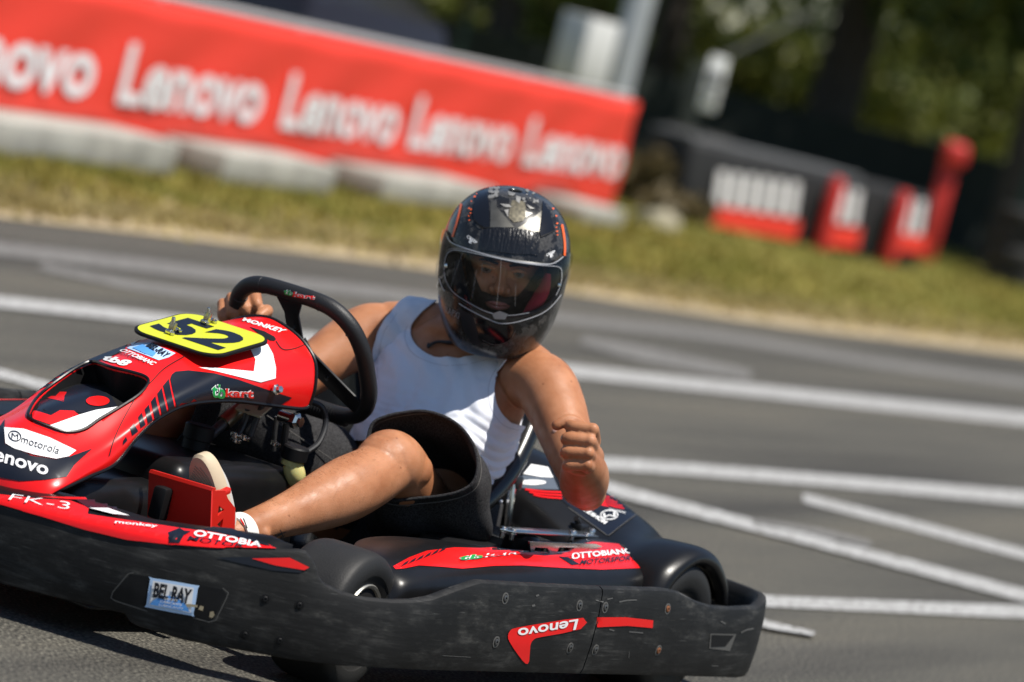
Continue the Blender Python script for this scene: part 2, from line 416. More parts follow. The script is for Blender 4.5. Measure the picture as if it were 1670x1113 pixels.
WA = (0.30, 29.29); WB = (-2.57, 20.29)                    # foot line of the banner wall
wd = (Vector((WB[0], WB[1], 0)) - Vector((WA[0], WA[1], 0))).normalized(); wn = Vector((wd.y, -wd.x, 0))
if wn.y > 0: wn = -wn
def WP(s, z, out=0.0): return Vector((WA[0], WA[1], 0)) + wd * s + wn * out + Vector((0, 0, z))
ban = thing('advertising_banner', 'long red banner with repeated white lettering stretched along a low barrier', 'banner', WP(5, 0))
OFF[ban.name] = Vector(WP(5, 0))
BLK = ((10.9, 8.25), (7.62, 6.0), (5.2, 3.2), (1.4, 0.5), (13.9, 11.2))
b = MB(); rows = []; N = 150
for i in range(N + 1):
    s = -0.36 + i / N * 14.4
    sag = min((0.155 if s0 - .1 > s > s1 + .1 else max(.05, .155 - .35 * max(0, s - s0 + .1, s1 + .1 - s) if s > s1 - 2 and s < s0 + 2 else .05)) for s0, s1 in ((99, 99),)) if False else max(.05, max(.155 - .32 * max(0, s - s0 + .1, s1 + .1 - s) for s0, s1 in BLK)) + .006 * math.sin(s * 9)
    rows.append([WP(s, sag + (0.85 - sag) * t / 8, 0.03 + 0.010 * math.sin(s * 5 + t) * math.sin(t / 8 * math.pi)) for t in range(9)])
b.grid(rows); sheet = b.build('sheet', M_red_vinyl, ban)
sol = sheet.modifiers.new('t', 'SOLIDIFY'); sol.thickness = 0.006
for px0, px1 in (((-152, 113), (146, 160)), ((190, 166), (420, 202)), ((455, 211), (640, 243)), ((663, 247), (828, 272)), ((850, 272), (1008, 292))):
    WA2 = WP(0, 0, .045); WB2 = WP(5, 0, .045); s0 = (onwall(*px0, WA2, WB2) - WP(0, 0)).dot(wd); s1 = (onwall(*px1, WA2, WB2) - WP(0, 0)).dot(wd)
    v, f = text_mesh('Lenovo', bold=0.030); q = MB()
    q.add([WP(s0 + (s1 - s0) * x, 0.305 + 0.315 * y, 0.045) for x, y in v], f); q.build('lettering', M_white_print, ban, smooth=False)
b = MB(); b.tube([WP(-0.3, 0.875, -0.03), WP(7, 0.875, -0.03), WP(14, 0.875, -0.03)], 0.022, 10); b.build('top_rail', mat('weathered_white_rail', (.45, .44, .43), .6), ban)
for s in range(0, 14, 2):
    b = MB(); b.box(WP(s, 0.44, -0.03), (0.06, 0.06, 0.85)); b.build('rail_post', M_galv, ban)
for k, (s0, s1, hh) in enumerate(((10.9, 8.25, 0.18), (7.62, 6.0, 0.165), (5.2, 3.2, 0.155), (1.4, 0.5, 0.125), (13.9, 11.2, 0.2))):
    o = MB(); c = WP((s0 + s1) / 2, hh / 2, 0.14); M = Matrix((wd, wn, Vector((0, 0, 1)))).transposed()
    o.box(Vector(), (abs(s0 - s1), 0.5, hh), M, bev=0.02)
    bx = o.build('concrete_block', M_conc); bx.location = c + Vector((0, 0, 0.018))
    tag(bx, ('pale concrete block under the partly cut off lettering at the banner start', 'pale concrete block under the second lettering of the red banner', 'pale concrete block under the middle lettering of the red banner', 'short pale concrete block under the right end of the red banner', 'pale concrete block beyond the left edge under the banner')[k], 'concrete block', 'concrete blocks under the banner')

# parked car behind the banner
def car(name, label, loc, rz, m_body):
    t = thing(name, label, 'car', loc); t.rotation_euler = (0, 0, rz)
    prof = [(-2.1, .55, .30), (-2.05, .80, .34), (-1.55, .92, .38), (-1.0, 1.02, .44), (-.35, 1.38, .5), (.35, 1.46, .5), (1.1, 1.40, .5), (1.75, 1.08, .45), (2.0, .98, .38), (2.12, .6, .32)]
    b = MB(); rows = []
    for x, zt, zb in prof:
        hw = 0.82 if zt < 1.1 else 0.80; tw = hw * (0.93 if zt < 1.1 else 0.70); sh = min(zt, 0.90)
        rows.append([Vector((x, -hw, .28)), Vector((x, -hw - .03, .6)), Vector((x, -hw, sh)), Vector((x, -tw, zt)), Vector((x, 0, zt + .02)), Vector((x, tw, zt)), Vector((x, hw, sh)), Vector((x, hw + .03, .6)), Vector((x, hw, .28))])
    b.grid(rows, cap0=True, cap1=True); b.build('body', m_body, t, sharp=30)
    gl = mat('car_glass', (0.02, 0.025, 0.03), 0.08)
    for sd in (-1, 1):
        q = MB(); q.prism([(-.85, sd * .80, .95), (-.30, sd * .63, 1.30), (1.0, sd * .63, 1.31), (1.55, sd * .80, .98)], (0, sd * .012, 0)); q.build('side_window', gl, t)
    q = MB(); q.prism([(-.98, -.66, 1.05), (-.98, .66, 1.05), (-.40, .52, 1.37), (-.40, -.52, 1.37)], (-.02, 0, .02)); q.build('windscreen', gl, t)
    for x in (-1.3, 1.3):
        for sd in (-1, 1):
            q = MB(); q.lathe((x, sd * .68, .31), (0, sd, 0), [(.12, .0), (.30, 0), (.31, .03), (.31, .15), (.28, .18), (.2, .17), (.0, .15)], 20); q.build('wheel', M_rubber_bg, t)
    return t
M_car = mat('dark_car_paint', (0.016, 0.012, 0.013), 0.22, spec=.5, coat=0.3)
car('parked_car', 'dark parked car half hidden behind the red banner', (-3.1, 31.2, 0.02), R(-35), M_car)

# lamp post with a cabinet on it, small white sign, boom, dark windbreak
lp = thing('lamp_post', 'grey steel post standing behind the right end of the red banner', 'lamp post', (0.30, 33.2, 0.02)); OFF[lp.name] = Vector((0.30, 33.2, 0.02))
b = MB(); b.tube([(0.30, 33.2, 0.02), (0.30, 33.2, 3), (0.30, 33.2, 6.5)], [0.115, 0.105, 0.06], 16); b.build('pole', M_galv, lp)
b = MB(); b.box((0.30, 33.2, 0.04), (0.34, 0.34, 0.05), bev=0.01); b.build('base_plate', M_galv, lp)
b = MB(); b.tube([(0.30, 33.2, 6.5), (0.25, 33.1, 6.9), (-0.5, 32.6, 7.05)], 0.04, 10, smooth=4); b.build('arm', M_galv, lp)
b = MB(); b.box((-0.8, 32.45, 7.05), (0.6, 0.25, 0.12), bev=0.04); b.build('lamp_head', M_grey_box, lp)
cb = thing('electrical_cabinet', 'pale grey electrical cabinet beside the steel post', 'cabinet', (-0.02, 32.9, 0.02)); OFF[cb.name] = Vector((-0.02, 32.9, 0.02))
Mz = Matrix.Rotation(R(-52), 3, 'Z')
b = MB(); b.box((-0.02, 32.9, 1.10), (0.36, 0.30, 0.50), Mz, bev=0.012); b.build('housing', mat('cabinet_paint', (0.60, 0.60, 0.58), 0.5), cb)
b = MB(); b.box(Vector((-0.02, 32.9, 1.10)) + Mz @ Vector((-0.186, 0, 0)), (0.012, 0.26, 0.44), Mz, bev=0.004); b.build('door', M_grey_box, cb)
b = MB(); b.box((-0.02, 32.9, 0.44), (0.08, 0.08, 0.84)); b.build('stand', M_galv, cb)
sg = thing('small_sign', 'small white sign with a dark mark on the dark windbreak', 'sign', (1.0, 33.0, 0.02)); OFF[sg.name] = Vector((1.0, 33.0, 0.02))
b = MB(); b.box((1.0, 33.0, 1.09), (0.135, 0.02, 0.42), bev=0.008); b.build('panel', M_white, sg)
b = MB(); b.lathe((1.0, 32.988, 1.13), (0, -1, 0), [(0.0, 0), (0.055, 0), (0.055, .002), (0, .002)], 20); b.lathe((1.0, 32.988, 1.00), (0, -1, 0), [(0.0, 0), (0.04, 0), (0.04, .002), (0, .002)], 20); b.build('mark', mat('dark_print', (0.05, 0.05, 0.055), .6), sg)
b = MB(); b.tube([(1.0, 33.03, 0.02), (1.0, 33.03, 1.2)], 0.018, 8); b.build('post', M_black_net, sg)
fn = thing('windbreak_fence', 'dark green windbreak fence between the post and the trees', 'fence', (3, 42, 0.02)); OFF[fn.name] = Vector((3, 42, 0.02))
b = MB(); b.grid([[Vector((-6 + i * 0.6, 41 + i * 0.10 + 0.03 * math.sin(i), 0.02 + z)) for z in (0, .5, 1.0)] for i in range(36)]); b.build('net', M_black_net, fn)
for i in range(9):
    b = MB(); b.tube([(-6 + i * 2.4, 41.05 + i * 0.4, 0.02), (-6 + i * 2.4, 41.05 + i * 0.4, 1.1)], 0.03, 8); b.build('post', M_green_post, fn)
bm_ = thing('barrier_arm', 'thin grey boom raised behind the small white sign', 'barrier', (0.95, 36, 0.02)); OFF[bm_.name] = Vector((0.95, 36, 0.02))
b = MB(); b.tube([(1.0, 36, 1.20), (1.75, 36, 1.86)], 0.022, 8); b.build('boom', mat('dull_boom_paint', (.11, .11, .105), .6), bm_)
b = MB(); b.box((0.95, 36, 0.6), (0.16, 0.16, 1.2), bev=.02); b.build('pivot_post', M_black_net, bm_)

# belt-covered tyre barrier with printed panels, padded red posts, stacks of tyres
TA = (1.10, 32.9); TB_ = (3.75, 35.6)
td = (Vector((TB_[0], TB_[1], 0)) - Vector((TA[0], TA[1], 0))).normalized(); tn = Vector((td.y, -td.x, 0))
def TPx(px, py, out=0.0):
    return onwall(px, py, TA, TB_) + tn * out
tb = thing('tyre_barrier', 'low black tyre barrier with white and red printed panels on the far verge', 'tyre barrier', (2.4, 34.3, 0.02)); OFF[tb.name] = Vector((2.4, 34.3, 0.02))
Mt = Matrix((td, -tn, Vector((0, 0, 1)))).transposed()
b = MB(); L_ = 2.95; b.box(Vector((TA[0], TA[1], 0.33)) + td * (L_ / 2 - 0.15) - tn * 0.30, (L_, 0.55, 0.62), Mt, bev=0.05, seg=3); b.build('belt', M_dark_belt, tb)
b = MB(); b.box(Vector((TA[0], TA[1], 0.655)) + td * (L_ / 2 - 0.6) - tn * 0.30, (L_ - 0.9, 0.45, 0.03), Mt, bev=0.01); b.build('painted_sunlit_top', mat('painted_sunlit_grey', (0.12, 0.125, 0.13), .8, var=.2), tb)  # paler strip, its grey stands for sun on the black belt's top
def tpoly(name, poly, m, out=0.004):
    q = MB(); q.prism([TPx(x, y, out) for x, y in poly], tn * 0.003); q.build(name, m, tb, smooth=False)
tpoly('red_print', [(1160, 335), (1305, 360), (1297, 392), (1155, 368)], M_red_vinyl)
tpoly('red_print', [(1345, 368), (1404, 372), (1398, 406), (1338, 400)], M_red_vinyl)
tpoly('red_print', [(1450, 378), (1512, 384), (1508, 414), (1443, 408)], M_red_vinyl)
for x0, x1, y0, y1, n_ in ((1172, 1313, 278, 300, 6), (1352, 1412, 303, 313, 3), (1458, 1516, 320, 330, 3)):
    for i in range(n_):
        xa = x0 + (x1 - x0) * i / n_; xb = xa + (x1 - x0) / n_ * 0.62; ya = y0 + (y1 - y0) * i / n_
        tpoly('white_print', [(xa, ya), (xb, ya + 2), (xb - 9, ya + 58), (xa - 9, ya + 56)], M_white_print)
for nm, px, py, hh, lab in (('padded_post', 1322, 410, 0.60, 'red padded post between the first and second barrier panels'), ('padded_post', 1432, 424, 0.62, 'red padded post between the second and third barrier panels')):
    p = TPx(px, py, 0.09); p.z = 0.02
    t = thing(nm, lab, 'post', p, 'red padded posts'); OFF[t.name] = p
    q = MB(); q.lathe(p, (0, 0, 1), [(0.0, 0), (.062, 0), (.067, .03), (.067, hh - .06), (.05, hh - .01), (0, hh)], 18); q.build('pad', M_red_pad, t)
    q = MB(); q.lathe(p, (0, 0, 1), [(.0, -.004), (.10, -.004), (.10, .02), (0, .021)], 18); q.build('base', M_dark_belt, t)
p = Vector((3.30, 37.4, 0.02)); t = thing('marshal_post', 'tall red post with a bulging head right of the tyre barrier', 'post', p); OFF[t.name] = p
q = MB(); q.box(p + Vector((0, 0, .45)), (.15, .15, .9), bev=.03); q.build('shaft', M_red_pad, t)
q = MB(); q.box(p + Vector((0.02, -.03, .98)), (.22, .22, .22), bev=.06, seg=3); q.build('head', M_red_pad, t)
rt = random.Random(11)
for k, (x, y) in enumerate(((1.02, 33.4), (4.15, 37.6), (4.9, 38.0))):
    t = thing('tyre_stack', ('stack of worn black tyres at the left end of the tyre barrier', 'stack of black tyres right of the tall red post', 'stack of black tyres beside the thin green pole')[k], 'tyre stack', (x, y, 0.02), 'tyre stacks'); OFF[t.name] = Vector((x, y, 0.02))
    for i in range(4):
        q = MB(); c = Vector((x + rt.uniform(-.03, .03), y + rt.uniform(-.03, .03), 0.02 + 0.17 * i))
        q.lathe(c, (0, 0, 1), [(.17, .02), (.26, .0), (.30, .03), (.31, .085), (.30, .14), (.26, .168), (.17, .15), (.165, .085)], 24, closed=True); q.build('tyre', M_rubber_bg, t)
p = Vector((4.25, 39.5, 0.02)); o = MB(); o.tube([p, p + Vector((0, 0, 2.6))], 0.06, 10); t = o.build('green_pole', M_green_post); tag(t, 'thin dark green pole at the right edge behind the verge', 'pole')
def rock(c, sx, sy, sz, seed):
    bm = bmesh.new(); bmesh.ops.create_icosphere(bm, subdivisions=3, radius=1)
    for v in bm.verts:
        k = 1 + 0.35 * noise.noise(v.co * 1.6 + Vector((seed, 0, 0))); v.co = Vector((v.co.x * sx * k, v.co.y * sy * k, max(-0.25, v.co.z * k) * sz))
    q = MB(); bm.verts.index_update(); q.add([v.co + Vector(c) for v in bm.verts], [tuple(v.index for v in f.verts) for f in bm.faces]); bm.free(); return q
o = rock((0.78, 30.4, 0.04), .20, .2, .10, 3).build('pale_rock', mat('pale_rock', (.26, .235, .16), .9, var=.25, bump=.5, bscale=30)); tag(o, 'low pale rock in the grass right of the banner end', 'rock')

# trees and shrubs
def leaf_cloud(q, c, rx, ry, rz, n, size, rg, shell=0.55):
    c = Vector(c)
    lobes = [(Vector((rg.gauss(0, .45), rg.gauss(0, .45), rg.gauss(0, .42))), rg.uniform(.35, .6)) for _ in range(14)]
    for _ in range(n):
        lc, lr = rg.choice(lobes); d = Vector((rg.gauss(0, 1), rg.gauss(0, 1), rg.gauss(0, 1))).normalized() * lr * rg.uniform(shell, 1.0)
        p = lc + d; p = c + Vector((p.x * rx, p.y * ry, p.z * rz))
        a = Vector((rg.gauss(0, 1), rg.gauss(0, 1), rg.gauss(0, .6))).normalized(); e = a.orthogonal().normalized(); e.rotate(Quaternion(a, rg.uniform(0, 6.28))); f = a.cross(e)
        s = size * rg.uniform(.6, 1.3)
        q.add([p - e * s, p - f * s * .45, p + e * s, p + f * s * .45], [(0, 1, 2, 3)])
def tree(name, label, loc, hgt, rad, seed, leaf, n=5200, trunk=0.22, low=0.34):
    rg = random.Random(seed); t = thing(name, label, 'tree', loc, 'trees behind the track'); z0 = hgt * low
    b = MB(); lean = rg.uniform(-.05, .05) * hgt
    b.tube([(0, 0, -.1), (0, 0, .15), (lean * .3, 0, z0), (lean, rg.uniform(-.3, .3), hgt * .75)], [trunk * 1.5, trunk * 1.1, trunk * .85, trunk * .3], 12, smooth=4)
    for k in range(6):
        a = k * 1.05 + rg.uniform(-.3, .3); z = z0 * rg.uniform(.85, 1.3)
        b.tube([(lean * .3, 0, z), (math.cos(a) * rad * .4, math.sin(a) * rad * .4, z + rad * .35), (math.cos(a) * rad * .8, math.sin(a) * rad * .8, z + rad * .6)], [trunk * .45, trunk * .3, trunk * .1], 8, smooth=3)
    b.build('trunk', M_bark, t)
    q = MB(); leaf_cloud(q, (lean * .7, 0, hgt * .64), rad, rad, hgt * .36, n, .17, rg); q.build('crown', leaf, t, smooth=False)
    return t
for k, (x, y, hh, rr, tr, lab) in enumerate((
        (2.55, 44, 8.5, 4.0, .27, 'large dark tree behind the tyre barrier with a thick trunk'),
        (-0.85, 43, 8.0, 3.6, .17, 'dark tree left of the grey post with a slim trunk'),
        (5.6, 45, 8.5, 4.2, .20, 'dark tree at the far right edge behind the green pole'),
        (-4.6, 41, 7.5, 3.6, .2, 'dark tree behind the left part of the red banner'),
        (8.8, 47, 9, 4.2, .2, 'dark tree beyond the right edge of the track'),
        (0.9, 50, 9, 4.0, .2, 'tall dark tree behind the small white sign'),
        (4.2, 40.6, 7.4, 3.4, .14, 'slender dark tree behind the tall red post'))):
    tree('broadleaf_tree', lab, (x, y, 0.02), hh, rr, 20 + k, M_leaf, trunk=tr, low=0.36)
def shrub(label, loc, rx, rz, seed, leaf, n=2600):
    rg = random.Random(seed); t = thing('shrub', label, 'shrub', loc, 'shrubs under the trees')
    b = MB()
    for k in range(5):
        a = k * 1.26; b.tube([(0, 0, -.05), (math.cos(a) * rx * .3, math.sin(a) * rx * .3, rz * .6), (math.cos(a) * rx * .5, math.sin(a) * rx * .5, rz * 1.3)], [.04, .03, .012], 6, smooth=3)
    b.build('stem', M_bark, t)
    q = MB(); leaf_cloud(q, (0, 0, rz), rx, rx * .8, rz, n, .10, rg, .3); q.build('foliage', leaf, t, smooth=False)
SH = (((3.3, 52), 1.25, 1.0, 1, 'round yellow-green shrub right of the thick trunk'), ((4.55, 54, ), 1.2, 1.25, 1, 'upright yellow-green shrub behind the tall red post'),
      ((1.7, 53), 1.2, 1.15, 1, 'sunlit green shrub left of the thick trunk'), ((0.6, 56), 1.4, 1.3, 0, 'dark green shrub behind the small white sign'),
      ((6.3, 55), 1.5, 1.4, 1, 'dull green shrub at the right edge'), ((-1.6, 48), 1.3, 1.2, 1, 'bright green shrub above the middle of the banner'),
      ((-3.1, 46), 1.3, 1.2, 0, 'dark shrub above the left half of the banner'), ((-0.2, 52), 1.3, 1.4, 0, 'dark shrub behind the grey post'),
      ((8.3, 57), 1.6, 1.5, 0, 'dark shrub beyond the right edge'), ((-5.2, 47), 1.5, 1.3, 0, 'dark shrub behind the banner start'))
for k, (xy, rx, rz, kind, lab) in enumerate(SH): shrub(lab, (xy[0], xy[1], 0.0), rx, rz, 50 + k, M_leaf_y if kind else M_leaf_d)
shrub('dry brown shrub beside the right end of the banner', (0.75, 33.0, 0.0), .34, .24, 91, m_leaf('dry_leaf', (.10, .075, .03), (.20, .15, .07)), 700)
rg = random.Random(77); q = MB()
for k in range(15):
    leaf_cloud(q, (-22 + k * 3.6, 72 + rg.uniform(-3, 3), 3.2), 3.6, 3.0, 4.6, 1500, .32, rg, .3)
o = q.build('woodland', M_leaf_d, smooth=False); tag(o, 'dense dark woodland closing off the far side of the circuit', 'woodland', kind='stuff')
# ================================================================== THE KART
def m_bumper():
    m = bpy.data.materials.new('scuffed_black_plastic'); m.use_nodes = True; n = m.node_tree.nodes; l = m.node_tree.links; b = n['Principled BSDF']
    tc = n.new('ShaderNodeTexCoord')
    mp = n.new('ShaderNodeMapping'); mp.inputs['Scale'].default_value = (7, 7, 95); l.new(tc.outputs['Object'], mp.inputs[0])
    a = n.new('ShaderNodeTexNoise'); a.inputs['Scale'].default_value = 1.0; a.inputs['Detail'].default_value = 8; a.inputs['Roughness'].default_value = 0.75; l.new(mp.outputs[0], a.inputs['Vector'])
    c = n.new('ShaderNodeTexNoise'); c.inputs['Scale'].default_value = 9; c.inputs['Detail'].default_value = 5; l.new(tc.outputs['Object'], c.inputs['Vector'])
    mp2 = n.new('ShaderNodeMapping'); mp2.inputs['Scale'].default_value = (16, 16, 330); mp2.inputs['Rotation'].default_value = (0.05, 0.10, 0); l.new(tc.outputs['Object'], mp2.inputs[0])
    d = n.new('ShaderNodeTexNoise'); d.inputs['Scale'].default_value = 1.0; d.inputs['Detail'].default_value = 3; l.new(mp2.outputs[0], d.inputs['Vector'])
    mu = n.new('ShaderNodeMath'); mu.operation = 'MULTIPLY'; l.new(a.outputs['Fac'], mu.inputs[0]); l.new(c.outputs['Fac'], mu.inputs[1])
    r1 = ramp(n, [(0.20, (0.0045, 0.0045, 0.0045)), (0.31, (0.010, 0.010, 0.0098)), (0.44, (0.042, 0.041, 0.039))]); l.new(mu.outputs[0], r1.inputs[0])
    r2 = ramp(n, [(0.66, (0, 0, 0)), (0.82, (0.07, 0.07, 0.067))]); l.new(d.outputs['Fac'], r2.inputs[0])
    ad = n.new('ShaderNodeMix'); ad.data_type = 'RGBA'; ad.blend_type = 'ADD'; ad.inputs[0].default_value = 1; l.new(r1.outputs[0], ad.inputs[6]); l.new(r2.outputs[0], ad.inputs[7])
    g2 = n.new('ShaderNodeTexNoise'); g2.inputs['Scale'].default_value = 26; g2.inputs['Detail'].default_value = 9; g2.inputs['Roughness'].default_value = 0.72; mp3 = n.new('ShaderNodeMapping'); mp3.inputs['Scale'].default_value = (.5, .5, 1.5); l.new(tc.outputs['Object'], mp3.inputs[0]); l.new(mp3.outputs[0], g2.inputs['Vector'])
    r3 = ramp(n, [(0.50, (0, 0, 0)), (0.60, (0.012, 0.0118, 0.011)), (0.74, (0.06, 0.058, 0.052))]); l.new(g2.outputs['Fac'], r3.inputs[0])
    ad2 = n.new('ShaderNodeMix'); ad2.data_type = 'RGBA'; ad2.blend_type = 'ADD'; ad2.inputs[0].default_value = 1; l.new(ad.outputs[2], ad2.inputs[6]); l.new(r3.outputs[0], ad2.inputs[7])
    l.new(ad2.outputs[2], b.inputs['Base Color']); b.inputs['Roughness'].default_value = 0.62; b.inputs['Specular IOR Level'].default_value = 0.32
    bp = n.new('ShaderNodeBump'); bp.inputs['Strength'].default_value = 0.35; bp.inputs['Distance'].default_value = 0.002
    l.new(a.outputs['Fac'], bp.inputs['Height']); l.new(bp.outputs[0], b.inputs['Normal'])
    return m
def m_speck():
    m = bpy.data.materials.new('dusty_black_plastic'); m.use_nodes = True; n = m.node_tree.nodes; l = m.node_tree.links; b = n['Principled BSDF']
    tc = n.new('ShaderNodeTexCoord'); a = n.new('ShaderNodeTexNoise'); a.inputs['Scale'].default_value = 160; a.inputs['Detail'].default_value = 3; l.new(tc.outputs['Object'], a.inputs['Vector'])
    r1 = ramp(n, [(0.60, (0.007, 0.007, 0.008)), (0.72, (0.14, 0.13, 0.10))]); l.new(a.outputs['Fac'], r1.inputs[0]); l.new(r1.outputs[0], b.inputs['Base Color'])
    b.inputs['Roughness'].default_value = 0.5; b.inputs['Specular IOR Level'].default_value = 0.35
    return m
M_bump = m_bumper(); M_speck = m_speck()
M_blk = mat('black_moulded_plastic', (0.006, 0.006, 0.0065), 0.34, spec=0.32, bump=0.06, bscale=220, var=0.25, vscale=20)
M_blk_m = mat('black_matt_plastic', (0.006, 0.006, 0.0065), 0.55, spec=0.22, var=0.3, vscale=30)
M_red = mat('red_gloss_plastic', (0.72, 0.008, 0.008), 0.30, spec=0.32, coat=0.22, var=0.04, vscale=9)
M_redst = mat('red_sticker', (0.72, 0.008, 0.008), 0.30, spec=0.32, coat=0.22)
M_navy = mat('navy_sticker', (0.006, 0.008, 0.015), 0.36, spec=0.32, coat=0.12)
M_wst = mat('white_sticker', (0.80, 0.80, 0.80), 0.35, coat=0.2)
M_yel = mat('yellow_plate', (0.56, 0.58, 0.016), 0.35, coat=0.2)
M_green = mat('green_sticker', (0.008, 0.30, 0.06), 0.35)
M_blue = mat('blue_sticker', (0.10, 0.33, 0.75), 0.35)
M_lblue = mat('pale_blue_sticker', (0.45, 0.62, 0.85), 0.35)
M_chrome = mat('bright_steel', (0.62, 0.61, 0.58), 0.22, metal=1.0, var=0.15, vscale=60)
M_brass = mat('yellow_zinc', (0.50, 0.42, 0.26), 0.32, metal=1.0)
M_rust = mat('rusty_steel', (0.20, 0.075, 0.03), 0.75, metal=0.3, var=0.3, vscale=200)
M_steel = mat('dull_steel', (0.10, 0.10, 0.10), 0.42, metal=0.7, var=0.2, vscale=80)
M_tyre = mat('slick_tyre_rubber', (0.015, 0.0145, 0.014), 0.58, spec=0.35, bump=0.25, bscale=300, var=0.25, vscale=12)
M_rim = mat('cast_rim', (0.55, 0.53, 0.47), 0.38, metal=0.85)
M_leather = mat('black_grip_leather', (0.013, 0.013, 0.014), 0.48, spec=0.4, bump=0.35, bscale=420)
M_blk_met = mat('black_powder_coat', (0.010, 0.010, 0.011), 0.35, spec=0.5)
M_pedal = mat('red_powder_coat', (0.62, 0.016, 0.008), 0.36, spec=0.5)
M_seat = mat('black_glassfibre', (0.006, 0.006, 0.0065), 0.27, spec=0.42, coat=0.12, bump=0.05, bscale=120)
M_milk = mat('yellowed_fluid_bottle', (0.55, 0.50, 0.20), 0.35, sss=0.4)
M_hose = mat('black_hose', (0.010, 0.010, 0.011), 0.45)

kart = thing('racing_kart', 'red and black racing kart with the yellow number plate 52', 'kart', M=KM)
KS = {}
def kb(b, name, m, parent=None, **kw): return b.build(name, m, parent or kart, **kw)

# --- bumper all the way round: plan path, heights read off the photograph
def ztrace(x, y, poly):
    """height at which the vertical through (x, y) crosses a pixel polyline"""
    best = None; p0 = Vector(pix((x, y, 0))); p1 = Vector(pix((x, y, 0.6)))
    for a, c in zip(poly, poly[1:]):
        h = geometry.intersect_line_line_2d(p0, p1, Vector(a), Vector(c))
        if h is not None:
            z = 0.6 * (h - p0).length / (p1 - p0).length
            best = z if best is None else min(best, z)
    return best
top_px = [(-400, 700), (-150, 773), (0, 812), (100, 838), (200, 860), (300, 880), (400, 895), (498, 897), (514, 914), (521, 934), (524, 948), (560, 966), (600, 976), (640, 980), (680, 980), (710, 975), (745, 962), (786, 948), (870, 953), (975, 958), (1090, 961), (1110, 965), (1140, 981), (1165, 989), (1200, 992), (1240, 990), (1262, 972), (1300, 960)]
bot_px = [(-400, 840), (-150, 915), (0, 955), (100, 980), (204, 1004), (212, 1021), (300, 1047), (400, 1065), (480, 1080), (560, 1090), (689, 1097), (950, 1103), (1100, 1106), (1229, 1110), (1320, 1113)]
plan = [(.975, 0), (.968, .12), (.945, .23), (.905, .36), (.850, .475), (.780, .57), (.70, .64), (.60, .69), (.50, .714), (.38, .722), (.2, .725), (0, .726), (-.2, .726), (-.4, .726), (-.60, .724), (-.73, .716), (-.805, .692), (-.848, .64), (-.868, .55), (-.873, .42), (-.875, .2), (-.875, 0)]
PL = [Vector((p[0], p[1], 0)) for p in crom(plan, 9)]
prof = []
for i, p in enumerate(PL):
    t = (PL[min(i + 1, len(PL) - 1)] - PL[max(i - 1, 0)]).normalized(); nin = Vector((t.y, -t.x, 0))
    if nin.dot(Vector((0, 0, 0)) - p + Vector((0.05, 0, 0))) < 0: nin = -nin
    zt, zb = ztrace(p.x, p.y, top_px), ztrace(p.x, p.y, bot_px)
    if p.y < 0.10 and p.x > 0: zt, zb = None, None
    if p.x < -.72: zt, zb = None, None
    prof.append([p, nin, zt, zb])
for i in range(len(prof)):                                  # carry the heights on where the photograph shows nothing
    if prof[i][2] is None:
        k = min((j for j in range(len(prof)) if prof[j][2] is not None), key=lambda j: abs(j - i)); prof[i][2] = prof[k][2]
    if prof[i][3] is None:
        k = min((j for j in range(len(prof)) if prof[j][3] is not None), key=lambda j: abs(j - i)); prof[i][3] = prof[k][3]
rear0 = [i for i, q in enumerate(prof) if q[0].x < -.72][0]
for i in range(rear0, len(prof)): prof[i][2] = prof[rear0 - 1][2] + 0.018 * min(1, (i - rear0) / 10); prof[i][3] = prof[rear0 - 1][3]
PX = []                                                      # resample so that the top notch stays sharp
def bumper_rows(seg, side):
    rows = []
    for p, nin, zt, zb in seg:
        def q(o, z): v = p + nin * o; return Vector((v.x, v.y * side, z))
        bul = -0.004
        rows.append([q(.004, zb + .004), q(.0, zb + .014), q(bul, zb + (zt - zb) * .35), q(bul, zb + (zt - zb) * .7), q(0, zt - .012), q(.003, zt - .004), q(.010, zt), q(.020, zt - .001), q(.026, zt - .007), q(.030, zt - .02), q(.034, zb + .02), q(.030, zb + .004), q(.02, zb)])
    return rows
seam = min(range(len(prof)), key=lambda i: abs(prof[i][0].x + .06) + (0 if prof[i][0].y > .6 else 9))
bump_f = {}; bump_r = {}
for side in (1, -1):
    b = MB(); b.grid(bumper_rows(prof[:seam + 1], side), cu=True, cap0=False, cap1=True); bump_f[side] = kb(b, 'front_bumper', M_bump)
    seg2 = [list(q) for q in prof[seam:]]; seg2[0][0] = seg2[0][0] + Vector((-.004, 0, 0))
    b = MB(); b.grid(bumper_rows(seg2, side), cu=True, cap0=True, cap1=False); bump_r[side] = kb(b, 'rear_bumper', M_bump)
BUM = [bump_f[1], bump_r[1]]
